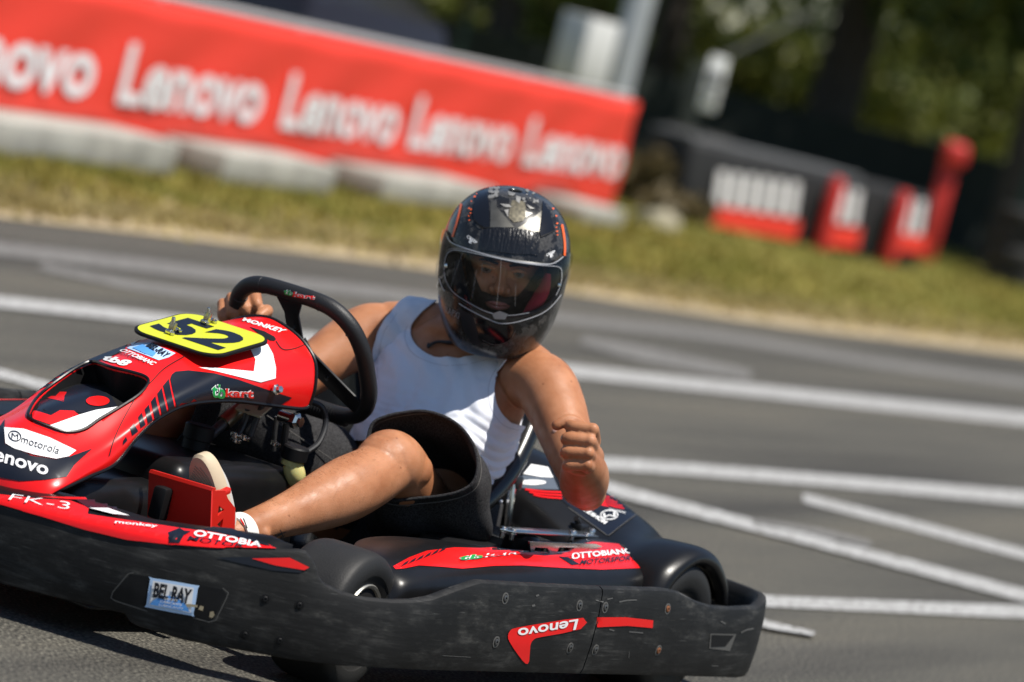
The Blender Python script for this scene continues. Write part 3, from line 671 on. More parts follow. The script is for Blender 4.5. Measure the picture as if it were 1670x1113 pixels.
# --- red and navy top panel of the front bumper
inn_px = [(-400, 665), (-150, 745), (0, 783), (60, 792), (120, 807), (250, 846), (350, 860), (400, 866), (445, 873), (475, 889), (500, 898), (560, 905)]
rows = []; iend = min(range(len(prof)), key=lambda i: (prof[i][0] - Vector((.775, .575, 0))).length)
for i in range(0, iend + 1):
    p, nin, zt, zb = prof[i]; w = .115 * (1 - 0.85 * max(0, (i - iend * .62) / (iend * .38)) ** 1.5)
    pi = p + nin * w; zi = ztrace(pi.x, pi.y, inn_px) if pi.y > .06 else None
    rows.append((p + nin * .012, zt - .003, pi, zi))
zk = next(z for *_, z in rows if z is not None)
top_panel = {}
for side in (1, -1):
    g = []
    for a, za, c, zc in rows:
        zc = zc if zc is not None else zk
        line = []
        for k in range(9):
            t = k / 8; v = a.lerp(c, t); line.append(Vector((v.x, v.y * side, za + (zc - za) * t + .006 * math.sin(t * math.pi))))
        line.append(Vector((c.x, c.y * side, zc - .03)) + Vector((0, 0, 0)))
        g.append(line)
    b = MB(); b.grid(g); o = kb(b, 'bumper_top_panel', M_blk); top_panel[side] = o

# --- chassis, floor, axle
for side in (1, -1):
    b = MB(); b.tube([(.80, .12 * side, .065), (.62, .20 * side, .065), (.2, .24 * side, .065), (-.3, .27 * side, .065), (-.72, .30 * side, .07)], .016, 10, smooth=4); kb(b, 'frame_tube', M_blk_met)
    b = MB(); b.tube([(.48, .60 * side, .10), (.30, .64 * side, .10), (-.30, .64 * side, .10), (-.42, .58 * side, .10)], .013, 10, smooth=4); kb(b, 'side_bar', M_blk_met)
    b = MB(); b.tube([(.53, .28 * side, .10), (.53, .50 * side, .127)], .02, 10); kb(b, 'stub_axle', M_steel)
b = MB(); b.tube([(-.53, -.62, .14), (-.53, .62, .14)], .025, 14); kb(b, 'rear_axle', M_steel)
b = MB(); b.box((.42, 0, .048), (.86, .50, .006), bev=.002); kb(b, 'floor_tray', M_blk_met)
b = MB(); b.tube([(.62, -.30, .09), (.62, .30, .09)], .016, 10); kb(b, 'cross_tube', M_blk_met)

# --- wheels
def wheel(x, y, z, r, w, side, steer=0.0):
    ax = Vector((math.sin(steer), side * math.cos(steer), 0)); c = Vector((x, y, z))
    h = w / 2; rr = r
    tp = [(.068, -h * .86), (.085, -h * .98), (rr * .80, -h), (rr * .93, -h * .93), (rr * .985, -h * .72), (rr, -h * .4), (rr, h * .4), (rr * .985, h * .70), (rr * .94, h * .90), (rr * .82, h), (rr * .70, h * 1.0), (.086, h * .97), (.074, h * .90), (.068, h * .84)]
    tp = [q[:2] for q in crom(tp, 3)]
    b = MB(); b.lathe(c, ax, tp, 56); hub = kb(b, 'wheel', M_tyre)
    b = MB(); b.lathe(c, ax, [(.060, -h * .84), (.070, -h * .9), (.072, h * .87), (.069, h * .93), (.064, h * .90), (.058, h * .60), (.052, h * .42), (.046, h * .36), (.026, h * .34), (.024, h * .62), (.0, h * .62)], 40); kb(b, 'rim', M_rim, hub)
    b = MB(); b.lathe(c, ax, [(0, h * .60), (.014, h * .60), (.014, h * .80), (.0, h * .80)], 6); kb(b, 'hub_nut', M_steel, hub)
    for k in range(3):
        an = k * 2.094 + .4; u = ax.orthogonal().normalized(); v = ax.cross(u); p = c + ax * (h * .36) + (u * math.cos(an) + v * math.sin(an)) * .036
        b = MB(); b.lathe(p, ax, [(0, 0), (.007, 0), (.007, .012), (0, .012)], 6); kb(b, 'wheel_bolt', M_chrome, hub)
    b = MB(); b.tube([c + ax * (h * .86) + (ax.orthogonal().normalized()) * .063, c + ax * (h * 1.02) + (ax.orthogonal().normalized()) * .060], .004, 8); kb(b, 'valve', M_hose, hub)
    return hub
wheel(.53, .535, .127, .127, .132, 1, R(-6)); wheel(.53, -.535, .127, .127, .132, -1, R(6))
wheel(-.53, .57, .14, .14, .18, 1); wheel(-.53, -.57, .14, .14, .18, -1)

# --- nose fairing
ST = [  # centre line (x, z), crease (x, y, z), lower edge (x, y, z)
    ((.930, .196), (.915, .085, .200), (.880, .128, .222)),
    ((.925, .236), (.895, .088, .240), (.845, .135, .237)),
    ((.880, .285), (.845, .092, .275), (.780, .130, .257)),
    ((.790, .338), (.740, .094, .318), (.705, .122, .280)),
    ((.705, .382), (.655, .090, .368), (.655, .119, .330)),
    ((.630, .418), (.590, .087, .407), (.605, .118, .368)),
    ((.530, .455), (.495, .086, .446), (.525, .118, .399)),
    ((.400, .496), (.390, .086, .484), (.400, .119, .414)),
    ((.280, .528), (.275, .087, .508), (.275, .122, .414)),
    ((.195, .548), (.185, .090, .524), (.170, .125, .413)),
    ((.158, .556), (.150, .092, .528), (.143, .126, .420))]
cols = []
for side_half in (0,):
    pass
rows = []
for (cx, cz), (kx, ky, kz), (lx, ly, lz) in ST:
    half = [Vector((lx, ly, lz)), Vector((lx * .7 + kx * .3, ly * 1.01 + .002, lz * .65 + kz * .35)), Vector((lx * .3 + kx * .7, ly * .5 + ky * .5 + .010, lz * .25 + kz * .75)), Vector((kx, ky, kz)), Vector((kx * .55 + cx * .45, ky * .58, kz * .45 + cz * .55 + .004))]
    full = half + [Vector((cx, 0, cz + .003))] + [Vector((v.x, -v.y, v.z)) for v in reversed(half)]
    rows.append([Vector(q) for q in crom(full, 7)])
R2 = list(zip(*[crom([r[j] for r in rows], 9) for j in range(len(rows[0]))]))
R2 = [[Vector(v) for v in r] for r in R2]
nb = MB(); nb.grid(R2)
# cut the duct opening out of the shell
def inpoly(x, y, P):
    c = False
    for a in range(len(P)):
        (x1, y1), (x2, y2) = P[a], P[a - 1]
        if (y1 > y) != (y2 > y) and x < (x2 - x1) * (y - y1) / (y2 - y1) + x1: c = not c
    return c
def sdist(x, y, P):
    p = Vector((x, y)); d = 1e9
    for a in range(len(P)):
        q = Vector(P[a - 1]); e = Vector(P[a]) - q; t = max(0, min(1, (p - q).dot(e) / max(e.dot(e), 1e-9))); d = min(d, (p - q - e * t).length)
    return -d if inpoly(x, y, P) else d
duct = spoly([(152, 592), (181, 601), (215, 609), (236, 616), (241, 626), (226, 645), (194, 666), (162, 685), (136, 702), (107, 706), (78, 697), (49, 684), (50, 669), (65, 647), (97, 621), (129, 600)], 4)
tris = [t for f in nb.f for t in ((f[0], f[1], f[2]), (f[0], f[2], f[3]))]
val = [sdist(*pix(v), duct) for v in nb.v]
full_tree = BVHTree.FromPolygons(nb.v, nb.f)
keep_v, keep_f, _ = clip(nb.v, tris, val)
b = MB(); b.add(keep_v, keep_f); nose = kb(b, 'nose_fairing', M_red, sharp=50)
sm = nose.modifiers.new('t', 'SOLIDIFY'); sm.thickness = 0.004; sm.offset = -1
def surf(x, y):
    h = full_tree.ray_cast(KEYE, kray(x, y)); n = h[1]
    return h[0], (n if n.dot(kray(x, y)) < 0 else -n)
rows = [[], [], []]
dax = (Vector((215, 612)) - Vector((70, 692))); dl = dax.length; dax.normalize()
def ddep(x, y):
    t = max(0, min(1, (Vector((x, y)) - Vector((70, 692))).dot(dax) / dl)); return .006 + .052 * t ** 1.4
for x, y in duct:
    p, n = surf(x, y); q, _n = p, n
    rows[0].append(p + n * .003); rows[1].append(p - n * .003); rows[2].append(p - n * ddep(x, y))
b = MB(); b.grid(rows[1:], cu=True); kb(b, 'duct_wall', M_blk_m, nose)
b = MB(); b.tube([p for p in rows[0]], .0028, 6, closed=True); kb(b, 'duct_rim', M_blk, nose)
pts = [Vector(p) for p in duct]; ins = [Vector((x, y)) for x in range(52, 240, 7) for y in range(594, 706, 7) if sdist(x, y, duct) < -3]
v, e, f, *_ = geometry.delaunay_2d_cdt(pts + ins, [(i, (i + 1) % len(pts)) for i in range(len(pts))], [], 1, 1e-4)
b = MB(); b.add([surf(p.x, p.y)[0] - surf(p.x, p.y)[1] * ddep(p.x, p.y) for p in v], [tuple(t) for t in f]); duct_floor = kb(b, 'duct_floor', M_blk_m, nose)
# rolled lower edge
low = [r[0] for r in R2]; b = MB(); b.tube(low, .004, 8); kb(b, 'edge_trim', M_blk, nose)
low = [r[-1] for r in R2]; b = MB(); b.tube(low, .004, 8); kb(b, 'edge_trim', M_blk, nose)
b = MB(); b.tube(R2[-1], .004, 8); kb(b, 'edge_trim', M_blk, nose)

# --- number plate with its two clamps
pa, pb2, pc, pd = U(219, 545, 1, -.082), U(306, 519, 1, -.085), U(438, 556, 1, .085), U(347, 580, 1, .088)
pcen = (pa + pb2 + pc + pd) / 4; pex = ((pb2 + pc) - (pa + pd)).normalized(); pey = ((pc + pd) - (pa + pb2)); pey = (pey - pex * pey.dot(pex)).normalized(); pez = pex.cross(pey)
if pez.z < 0: pez = -pez
hx = ((pb2 + pc) - (pa + pd)).length / 4 * 1.16; hy = ((pc + pd) - (pa + pb2)).length / 4 * 1.20
def plate_pt(u, v, w=0): return pcen + pex * (u * hx) + pey * (v * hy) + pez * w
def rrect(rx, n=8, kx=1.0, ky=1.0):
    out = []
    for cxs, cys, a0 in ((1, 1, 0), (-1, 1, 90), (-1, -1, 180), (1, -1, 270)):
        for k in range(n + 1):
            a = R(a0 + 90 * k / n); out.append((kx * (cxs * (1 - rx) + rx * math.cos(a)), ky * (cys * (1 - rx) + rx * math.sin(a))))
    return out
b = MB(); b.prism([plate_pt(u, v) for u, v in rrect(.42)], pez * .006); plate = kb(b, 'number_plate', M_blk_m, bev=.0015)
b = MB(); b.prism([plate_pt(u * .95, v * .945, .0065) for u, v in rrect(.40)], pez * .0006); kb(b, 'plate_face', M_yel, plate, smooth=False)
v, f = text_mesh('52', bold=0.035)
b = MB(); b.add([plate_pt(-.60 + 1.18 * y, -.80 + 1.60 * x, .0078) for x, y in v], f); kb(b, 'numerals', M_navy, plate, smooth=False)
for (u, v_) in ((-.48, -.32), (.62, -.32)):
    c = plate_pt(u, v_, .008)
    Mp = Matrix((pex, pey, pez)).transposed()
    b = MB(); b.box(c + pez * .004, (.030, .012, .008), Mp, bev=.002); cl = kb(b, 'plate_clamp', M_chrome, plate)
    b = MB(); b.box(c + pez * .012, (.009, .013, .017), Mp @ Matrix.Rotation(R(18), 3, 'Y'), bev=.002); kb(b, 'wing', M_brass, cl)
    b = MB(); b.lathe(c + pez * .008, pez, [(0, 0), (.0045, 0), (.0038, .019), (.003, .022), (0, .023)], 10); kb(b, 'bolt', M_chrome, cl)
    for du in (-.012, .012):
        b = MB(); b.lathe(c + pey * .010 + pex * du, pez, [(0, 0), (.004, 0), (.004, .005), (.0, .007)], 10); kb(b, 'rivet', M_chrome, cl)
for u in (-.45, .6):
    b = MB(); b.tube([plate_pt(u, 0, -.001), plate_pt(u, 0, -.05)], .006, 8); kb(b, 'plate_post', M_blk_m, plate)

# --- steering wheel and column
SN = Vector((-.8, 0, .6)).normalized(); S1 = Vector((0, 1, 0)); S2 = SN.cross(S1)
if S2.z < 0: S2 = -S2
SC = Vector((.02, 0, .50))
def sw(a, c, w=0): return SC + S1 * a + S2 * c + SN * w
rimp = [(-.155, 0), (-.151, .058), (-.130, .106), (-.085, .136), (0, .142), (.085, .136), (.130, .106), (.151, .058), (.155, 0), (.151, -.055), (.130, -.098), (.088, -.124), (0, -.130), (-.088, -.124), (-.130, -.098), (-.151, -.055)]
hub = MB(); hub.lathe(SC - SN * .025, SN, [(0, 0), (.034, 0), (.036, .004), (.036, .02), (.03, .024), (0, .024)], 28); swheel = kb(hub, 'steering_wheel', M_blk_met)
b = MB(); b.tube([sw(*p) for p in rimp], .0165, 16, closed=True, smooth=6); srim = kb(b, 'rim', M_leather, swheel)
for k in (0, 5, 11):                                         # seams of the leather where grips begin
    pass
def plate3(poly, w0, th): b = MB(); b.prism([sw(x, y, w0) for x, y in poly], SN * th); return b
kb(plate3([(-.018, .02), (.018, .02), (.017, .10), (.030, .132), (-.030, .132), (-.017, .10)], -.014, .005), 'spoke', M_blk_met, swheel, bev=.001)
for sd in (1, -1):
    kb(plate3([(.010 * sd, .025), (.022 * sd, .05), (.035 * sd, .02), (.125 * sd, -.055), (.145 * sd, -.075), (.128 * sd, -.105), (.105 * sd, -.09), (.02 * sd, -.025)], -.0135, .005), 'spoke', M_blk_met, swheel, bev=.001)
for p in ((.0, .065), (.066, -.03), (-.066, -.03)):
    b = MB(); b.lathe(sw(*p, -.0145), -SN, [(0, 0), (.0045, 0), (.0045, .003), (0, .004)], 12); kb(b, 'screw', M_chrome, swheel)
def bary(a, c):
    pass
ribs = MB()
for k in range(26):
    t = -.085 + .17 * k / 25; ribs.lathe(sw(t, -.1295, 0) - S1 * .002, S1, [(.0166, 0), (.0182, .001), (.0182, .003), (.0166, .004)], 16)
o = kb(ribs, 'grip_ribs', M_leather, swheel); o['kind'] = 'stuff'
for pts in ([(-.072, .138), (-.068, .139)], [(.072, .138), (.068, .139)], [(.138, .092), (.135, .097)], [(-.138, .092), (-.135, .097)]):
    d = (sw(*pts[1]) - sw(*pts[0])).normalized(); b = MB(); b.lathe(sw(*pts[0]), d, [(.0160, 0), (.0171, .001), (.0171, .003), (.0160, .004)], 18); kb(b, 'leather_seam', M_hose, swheel)
b = MB(); b.tube([SC - SN * .02, SC - SN * .45], .0105, 14); col = kb(b, 'steering_column', M_steel)
b = MB(); b.tube([SC - SN * .175, SC - SN * .255], .0155, 16); kb(b, 'bearing_sleeve', M_brass, col)
b = MB(); b.tube([SC - SN * .165, SC - SN * .180], .021, 18); kb(b, 'clamp_ring', M_brass, col)
b = MB(); b.box(SC - SN * .155 + Vector((.02, .035, .0)), (.10, .06, .005), Matrix.Rotation(R(36), 3, 'Y'), bev=.001); kb(b, 'fairing_bracket', mat('primer_bracket', (.45, .42, .30), .5), col)
# bolts, cables and hoses under the fairing
cp = U(478, 685, 1, .11); b = MB(); b.tube([cp + Vector((0, -.03, .0)), cp], .012, 14); b.lathe(cp, (0, 1, 0), [(0, 0), (.016, 0), (.016, .010), (.010, .014), (.010, .020), (0, .020)], 6); kb(b, 'fairing_bolt', M_chrome)
cp = U(449, 636, 1, .131); b = MB(); b.lathe(cp, (.1, .9, .3), [(0, 0), (.011, 0), (.011, .004), (.007, .006), (.007, .014), (.0, .016)], 6); kb(b, 'panel_bolt', M_chrome, nose)
def hose(pts, r=.006, m=None, ys=None):
    b = MB(); b.tube([U(x, y, 1, v) for x, y, v in pts], r, 10, smooth=6); return kb(b, 'hose', m or M_hose)
hose([(505, 655, .08), (525, 664, .10), (531, 690, .11), (520, 722, .12), (500, 738, .12)], .0058)
hose([(385, 715, .03), (398, 690, .03), (405, 668, .03)], .007); hose([(408, 712, .05), (420, 680, .05), (428, 660, .05)], .006)
hose([(462, 735, .06), (466, 700, .06), (470, 675, .06)], .007); hose([(446, 735, .05), (448, 705, .05), (452, 680, .05)], .005, M_steel)
for x, y, v in ((384, 712, .05), (398, 716, .06), (384, 720, .05), (448, 726, .07)):
    c = U(x, y, 1, v); b = MB(); b.lathe(c, (0, .2, 1), [(.010, 0), (.0115, .0), (.0115, .005), (.010, .005)], 16, closed=True); b.box(c + Vector((.004, .011, .0025)), (.008, .006, .006), bev=.001); kb(b, 'hose_clip', M_chrome)

# --- central fuel tank with its caps
def rbox(x0, x1, y0, y1, z0, z1, bev, seg=4, tx=0.0):
    b = MB(); b.box(((x0 + x1) / 2, (y0 + y1) / 2, (z0 + z1) / 2), (x1 - x0, y1 - y0, z1 - z0), bev=bev, seg=seg)
    if tx: b.v = [Vector((v.x, v.y * (1 - tx * (v.z - z0) / (z1 - z0)), v.z)) for v in b.v]
    return b
tank = kb(rbox(.10, .52, -.17, .155, .06, .292, .035, 4, .12), 'fuel_tank', M_blk, sharp=60)
kb(rbox(.42, .78, -.13, .13, .06, .245, .04, 4, .15), 'tank_front_box', M_blk, tank, sharp=60)
c = U(322, 716, 1, 0.0); b = MB(); b.lathe(c - Vector((0, 0, .02)), (0, 0, 1), [(0, 0), (.026, 0), (.026, .018), (.029, .02), (.029, .045), (.026, .048), (0, .048)], 24); kb(b, 'tank_cap', M_blk_m, tank)
c = U(478, 752, 1, .13); up = Vector((.05, .05, 1)).normalized()
b = MB(); b.lathe(c + up * .002, up, [(0, 0), (.024, 0), (.0255, .002), (.0255, .024), (.023, .027), (0, .027)], 12); res = kb(b, 'reservoir_cap', M_blk_m)
b = MB(); b.lathe(c - up * .009, up, [(0, 0), (.0215, 0), (.0215, .011), (0, .011)], 20); kb(b, 'reservoir_neck', M_milk, res)
b = MB(); b.tube([c - up * .006, c + Vector((-.006, .008, -.025)), c + Vector((-.016, .010, -.040))], [.019, .0205, .0165], 16, smooth=5); kb(b, 'reservoir_body', M_milk, res)

# --- red pedal guard
px_, py0, py1 = .615, .150, .300
def T(x, y, ax, v): return U(x, y, ax, v)
A = [U(243, 771, 0, .585), U(345, 801, 0, .615), U(343, 866, 0, .615), U(240, 848, 0, .585)]
b = MB(); b.prism(A, Vector((-.004, 0, 0))); guard = kb(b, 'pedal_guard', M_pedal, smooth=False)
b = MB(); b.prism([A[0], A[1], A[1] + Vector((-.002, 0, .006)), A[0] + Vector((-.002, 0, .006))], Vector((-.010, 0, .0))); kb(b, 'top_fold', M_pedal, guard, smooth=False)
yb = A[1].y
out = [U(x, y, 1, yb) for x, y in ((345, 801), (367, 800), (372, 814), (384, 829), (383, 866), (343, 868))]
h1 = [U(x, y, 1, yb) for x, y in ((357, 825), (366, 832), (355, 842))]; h2 = [U(x, y, 1, yb) for x, y in ((354, 856), (364, 846), (362, 862))]
tri = geometry.tessellate_polygon([out, h1, h2]); P = out + h1 + h2; th = Vector((0, -.005, 0)); n = len(P)
fs = [tuple(t) for t in tri] + [tuple(i + n for i in reversed(t)) for t in tri]
for ring_ in (range(0, 6), range(6, 9), range(9, 12)):
    r_ = list(ring_)
    fs += [(r_[k], r_[(k + 1) % len(r_)], r_[(k + 1) % len(r_)] + n, r_[k] + n) for k in range(len(r_))]
b = MB(); b.add(P + [p + th for p in P], fs); kb(b, 'side_plate', M_pedal, guard, smooth=False)
c = U(365, 803, 1, yb - .01); b = MB(); b.box(c, (.030, .012, .012), Matrix.Rotation(R(20), 3, 'Y'), bev=.003); kb(b, 'fold_tab', M_pedal, guard)
b = MB(); b.box(U(252, 820, 1, .17) + Vector((-.02, 0, 0)), (.03, .03, .06), bev=.006); kb(b, 'pedal_pivot', M_blk_m, guard)

# --- side pods, left one in full view
pod = {}
pod_st = [  # x, outer y, top z at rim, inner y, inner z
    (.455, .600, .190, .55, .190), (.43, .615, .212, .49, .222), (.36, .622, .222, .44, .238), (.24, .622, .231, .43, .248), (.10, .622, .236, .47, .254), (-.10, .622, .238, .515, .254), (-.28, .622, .243, .515, .258), (-.42, .620, .248, .43, .268), (-.50, .600, .250, .42, .268), (-.515, .56, .246, .45, .262)]
for side in (1, -1):
    rows = []
    for x, yo, zr, yi, zi in pod_st:
        sec = [(yi, zi - .12), (yi, zi - .012), (yi + .012, zi), (yi * .6 + yo * .4, zi + .004), (yo - .05, zr + .010), (yo - .022, zr), (yo - .006, zr - .014), (yo, zr - .04), (yo - .004, zr - .09), (yo - .02, .11), (yo - .05, .09)]
        rows.append([Vector((x, y * side, z)) for y, z in crom(sec, 4)])
    g = list(zip(*[crom([r[j] for r in rows], 6) for j in range(len(rows[0]))])); g = [[Vector(v) for v in r] for r in g]
    b = MB(); b.grid(g, cap0=True, cap1=True); pod[side] = kb(b, 'side_pod', M_blk, sharp=60)

# --- seat: a moulded bucket with a rolled edge
edge_l = [U(876, 668, 1, .235), U(866, 692, 1, .245), U(836, 757, 1, .27), U(797, 808, 1, .285), U(740, 853, 1, .29), U(690, 884, 1, .29), U(640, 905, 1, .275), U(600, 915, 1, .25)]
E2 = [Vector(v) for v in crom(edge_l, 8)]
E2 = [E2[0] + Vector((-.02, -.05, .015)), E2[0] + Vector((-.005, -.015, .010))] + E2
rows = []
for p in E2:
    base = max(.055, p.z - .32 * min(1, (p.z) / .35)); 
    bx = p.x - .02 - .10 * max(0, (p.z - .2) / .25)
    sec = [p, p + Vector((-.015, -.010, -.03)), Vector((p.x * .6 + bx * .4, p.y * .85, p.z * .55 + base * .45)), Vector((bx, p.y * .55, base + .01)), Vector((bx - .01, 0, base)), ]
    sec = sec + [Vector((v.x, -v.y, v.z)) for v in reversed(sec[:-1])]
    rows.append([Vector(v) for v in crom(sec, 5)])
b = MB(); b.grid(rows); seat = kb(b, 'seat', M_seat, sharp=70); sm = seat.modifiers.new('t', 'SOLIDIFY'); sm.thickness = .004
for sd in (1, -1):
    b = MB(); b.tube([Vector((p.x, p.y * sd, p.z)) for p in E2[1:]], [.010 + .0135 * min(1, i / 6) for i in range(len(E2) - 1)], 16); kb(b, 'rolled_edge', M_seat, seat)
b = MB(); b.tube([E2[1] * 1, E2[0], Vector((E2[0].x - .02, 0, E2[0].z + .02)), Vector((E2[0].x, -E2[0].y, E2[0].z)), Vector((E2[1].x, -E2[1].y, E2[1].z))], .012, 12, smooth=5); kb(b, 'top_edge', M_seat, seat)
b = MB(); b.tube([U(836, 790, 1, .27), U(832, 820, 1, .275), U(827, 864, 1, .28)], .008, 10, smooth=4); kb(b, 'seat_stay', M_chrome)
b = MB(); b.box(U(838, 786, 1, .265), (.03, .03, .03), bev=.006); kb(b, 'stay_knob', M_blk_met)

# --- engine and its brackets behind the left pod
eng = kb(rbox(-.40, -.06, .30, .46, .09, .235, .02, 2), 'engine', M_blk_met)
b = MB()
for k in range(9):
    o = kb(rbox(-.20 - .022 * k, -.208 - .022 * k, .31, .455, .20, .250, .001, 1), 'cooling_fin', M_steel, eng)
q = [U(815, 866, 1, .44), U(838, 872, 1, .46), U(975, 880, 1, .46), U(963, 867, 1, .42), U(830, 862, 1, .42)]
zpl = sum(p.z for p in q) / 5
b = MB(); b.prism([Vector((p.x, p.y, zpl)) for p in q], (0, 0, .004)); kb(b, 'top_plate', M_chrome, eng, bev=.0008)
for x, y, v in ((822, 861, .44), (838, 865, .45), (935, 867, .45), (958, 871, .45), (966, 864, .43)):
    c = U(x, y, 1, v); b = MB(); b.lathe(c - Vector((0, 0, .02)), (0, 0, 1), [(0, 0), (.005, 0), (.005, .012), (.008, .012), (.008, .019), (.006, .022), (0, .022)], 10); kb(b, 'stud_bolt', M_chrome, eng)
out = [U(x, y, 1, .535) for x, y in ((864, 884), (974, 888), (983, 892), (930, 903), (896, 906), (866, 902))]
h1 = [U(x, y, 1, .535) for x, y in ((873, 893), (893, 894), (897, 902), (871, 900))]; h2 = [U(x, y, 1, .535) for x, y in ((912, 893), (938, 893), (929, 900), (908, 902))]
tri = geometry.tessellate_polygon([out, h1, h2]); P = out + h1 + h2; n = len(P); th = Vector((0, -.004, 0)); fs = [tuple(t) for t in tri] + [tuple(i + n for i in reversed(t)) for t in tri]
for a_, b_ in ((0, 6), (6, 10), (10, 14)): fs += [(k, a_ + (k - a_ + 1) % (b_ - a_), a_ + (k - a_ + 1) % (b_ - a_) + n, k + n) for k in range(a_, b_)]
b = MB(); b.add(P + [p + th for p in P], fs); kb(b, 'slotted_bracket', M_chrome, eng, smooth=False)
b = MB(); b.lathe(U(850, 884, 1, .44) - Vector((0, 0, .02)), (0, 0, 1), [(0, 0), (.034, 0), (.036, .004), (.036, .03), (.03, .036), (0, .036)], 24); kb(b, 'air_filter', M_blk, eng)
c = U(948, 862, 1, .40); b = MB(); b.box(c, (.05, .03, .02), bev=.004); b.tube([c, c + Vector((.03, 0, .02))], .006, 8); kb(b, 'throttle_linkage', M_blk_met, eng)

# --- rear body over engine and left rear wheel
secs = [  # y, then (x, z) from the front foot over the top to the rear
    (.06, [(-.44, .13), (-.46, .30), (-.50, .352), (-.60, .392), (-.70, .385), (-.76, .33), (-.77, .22)]),
    (.18, [(-.44, .13), (-.46, .29), (-.50, .338), (-.60, .382), (-.70, .372), (-.755, .32), (-.765, .22)]),
    (.28, [(-.44, .13), (-.46, .275), (-.50, .318), (-.60, .357), (-.69, .352), (-.745, .31), (-.76, .22)]),
    (.37, [(-.43, .13), (-.45, .250), (-.49, .288), (-.59, .325), (-.68, .333), (-.74, .30), (-.76, .22)]),
    (.44, [(-.42, .13), (-.435, .215), (-.47, .258), (-.56, .295), (-.66, .310), (-.73, .29), (-.76, .22)]),
    (.50, [(-.41, .14), (-.425, .205), (-.46, .252), (-.54, .288), (-.63, .296), (-.71, .27), (-.745, .21)]),
    (.57, [(-.395, .15), (-.41, .21), (-.445, .265), (-.53, .302), (-.62, .296), (-.695, .255), (-.725, .20)]),
    (.63, [(-.39, .15), (-.405, .21), (-.44, .267), (-.53, .306), (-.62, .298), (-.69, .250), (-.715, .195)]),
    (.655, [(-.395, .15), (-.412, .208), (-.448, .262), (-.53, .300), (-.615, .292), (-.682, .245), (-.708, .195)]),
    (.664, [(-.405, .15), (-.424, .204), (-.458, .254), (-.53, .289), (-.607, .281), (-.671, .238), (-.697, .195)]),
    (.660, [(-.42, .15), (-.436, .20), (-.468, .245), (-.53, .277), (-.60, .270), (-.660, .230), (-.684, .195)]),
    (.645, [(-.425, .15), (-.44, .198), (-.472, .241), (-.53, .272), (-.598, .265), (-.655, .227), (-.678, .195)])]
rows = [[Vector((x, y, z)) for x, z in crom(c_, 6)] for y, c_ in secs]
g = list(zip(*[crom([r[j] for r in rows], 5) for j in range(len(rows[0]))])); g = [[Vector(v) for v in r] for r in g]
b = MB(); b.grid(g); rear = kb(b, 'rear_body', M_blk, sharp=60); sm = rear.modifiers.new('t', 'SOLIDIFY'); sm.thickness = .003; sm.offset = -1
b = MB(); b.grid([[Vector((-.405 - .006 * j, .10 + .34 * i / 8, .12 + (.175 - .07 * (i / 8)) * j / 4)) for j in range(5)] for i in range(9)]); kb(b, 'splash_panel', M_speck, rear)
rows = [[Vector((x, -y, z)) for x, z in crom(c_, 4)] for y, c_ in secs]; b = MB(); b.grid(rows); kb(b, 'rear_body', M_blk, sharp=60)
# ================================================================== STICKERS AND PRINT ON THE KART
def c1(*q): return [(x / 3.0926, 440 + y / 3.0926) for x, y in q]
def c2(*q): return [(x / 2.905, 730 + y / 2.905) for x, y in q]
def c3(*q): return [(300 + x / 3.975, 440 + y / 3.975) for x, y in q]
def c6(*q): return [(560 + x / 3.0926, 830 + y / 3.0926) for x, y in q]
def c7(*q): return [(900 + x / 3.3425, 780 + y / 3.3425) for x, y in q]
def c8(*q): return [(780 + x / 3.275, 560 + y / 3.275) for x, y in q]
N_ = [nose]
# nose, side
sticker('navy_panel', c1((858, 552), (866, 530), (885, 516), (950, 510), (1080, 525), (1200, 555), (1330, 600), (1472, 646), (1405, 688), (1300, 672), (1150, 655), (1000, 670), (890, 704)), N_, M_navy, nose)
for q in (((822, 587), (850, 553), (880, 704), (852, 717)), ((793, 627), (815, 598), (842, 722), (815, 735)), ((762, 667), (783, 639), (805, 738), (778, 755)), ((730, 707), (750, 683), (768, 760), (744, 776)), ((696, 747), (715, 724), (732, 782), (708, 800)), ((655, 800), (675, 778), (695, 815), (665, 838)), ((620, 862), (634, 843), (640, 862), (618, 885))):
    sticker('navy_bar', c1(*q), N_, M_navy, nose, cell=4)
sticker('white_flash', c3((95, 637), (200, 640), (450, 660), (462, 585), (425, 510), (540, 485), (575, 550), (594, 640), (592, 705), (495, 731), (330, 690), (200, 660)), N_, M_wst, nose)
sticker('black_slot', c3((420, 372), (520, 402), (585, 437), (596, 455), (585, 466), (555, 462), (500, 430)), N_, M_blk_m, nose)
stroke('panel_joint', c3((595, 465), (625, 508), (660, 522), (720, 512), (780, 488)), 1.3, N_, M_blk_m, nose)
stroke('panel_joint', c1((930, 440), (830, 500), (760, 570), (690, 640), (620, 760), (570, 870), (548, 940)), 1.4, N_, M_blk_m, nose)
lettering('MONKEY', c3((368, 334), (622, 414), (668, 396), (392, 316)), N_, M_wst, nose, bold=0.03, shear=-0.2)
lettering('RACING', c3((418, 348), (500, 372), (508, 364), (424, 340)), N_, M_wst, nose)
def tbkart(q1, q2, objs, par, o=0.0016):
    for body, q, m in (('tb', q1, M_green), ('kart', q2, M_redst)):
        lettering(body, q, objs, M_wst, par, off=o, name='lettering_outline', bold=0.075)
        lettering(body, q, objs, m, par, off=o + .0012, bold=0.022)
tbkart(c3((172, 822), (262, 838), (262, 752), (176, 738)), c3((262, 822), (446, 832), (448, 776), (264, 770)), N_, nose)
tbkart(c3((648, 158), (707, 172), (712, 140), (655, 124)), c3((708, 174), (846, 198), (858, 172), (715, 143)), [srim], srim, .0012)
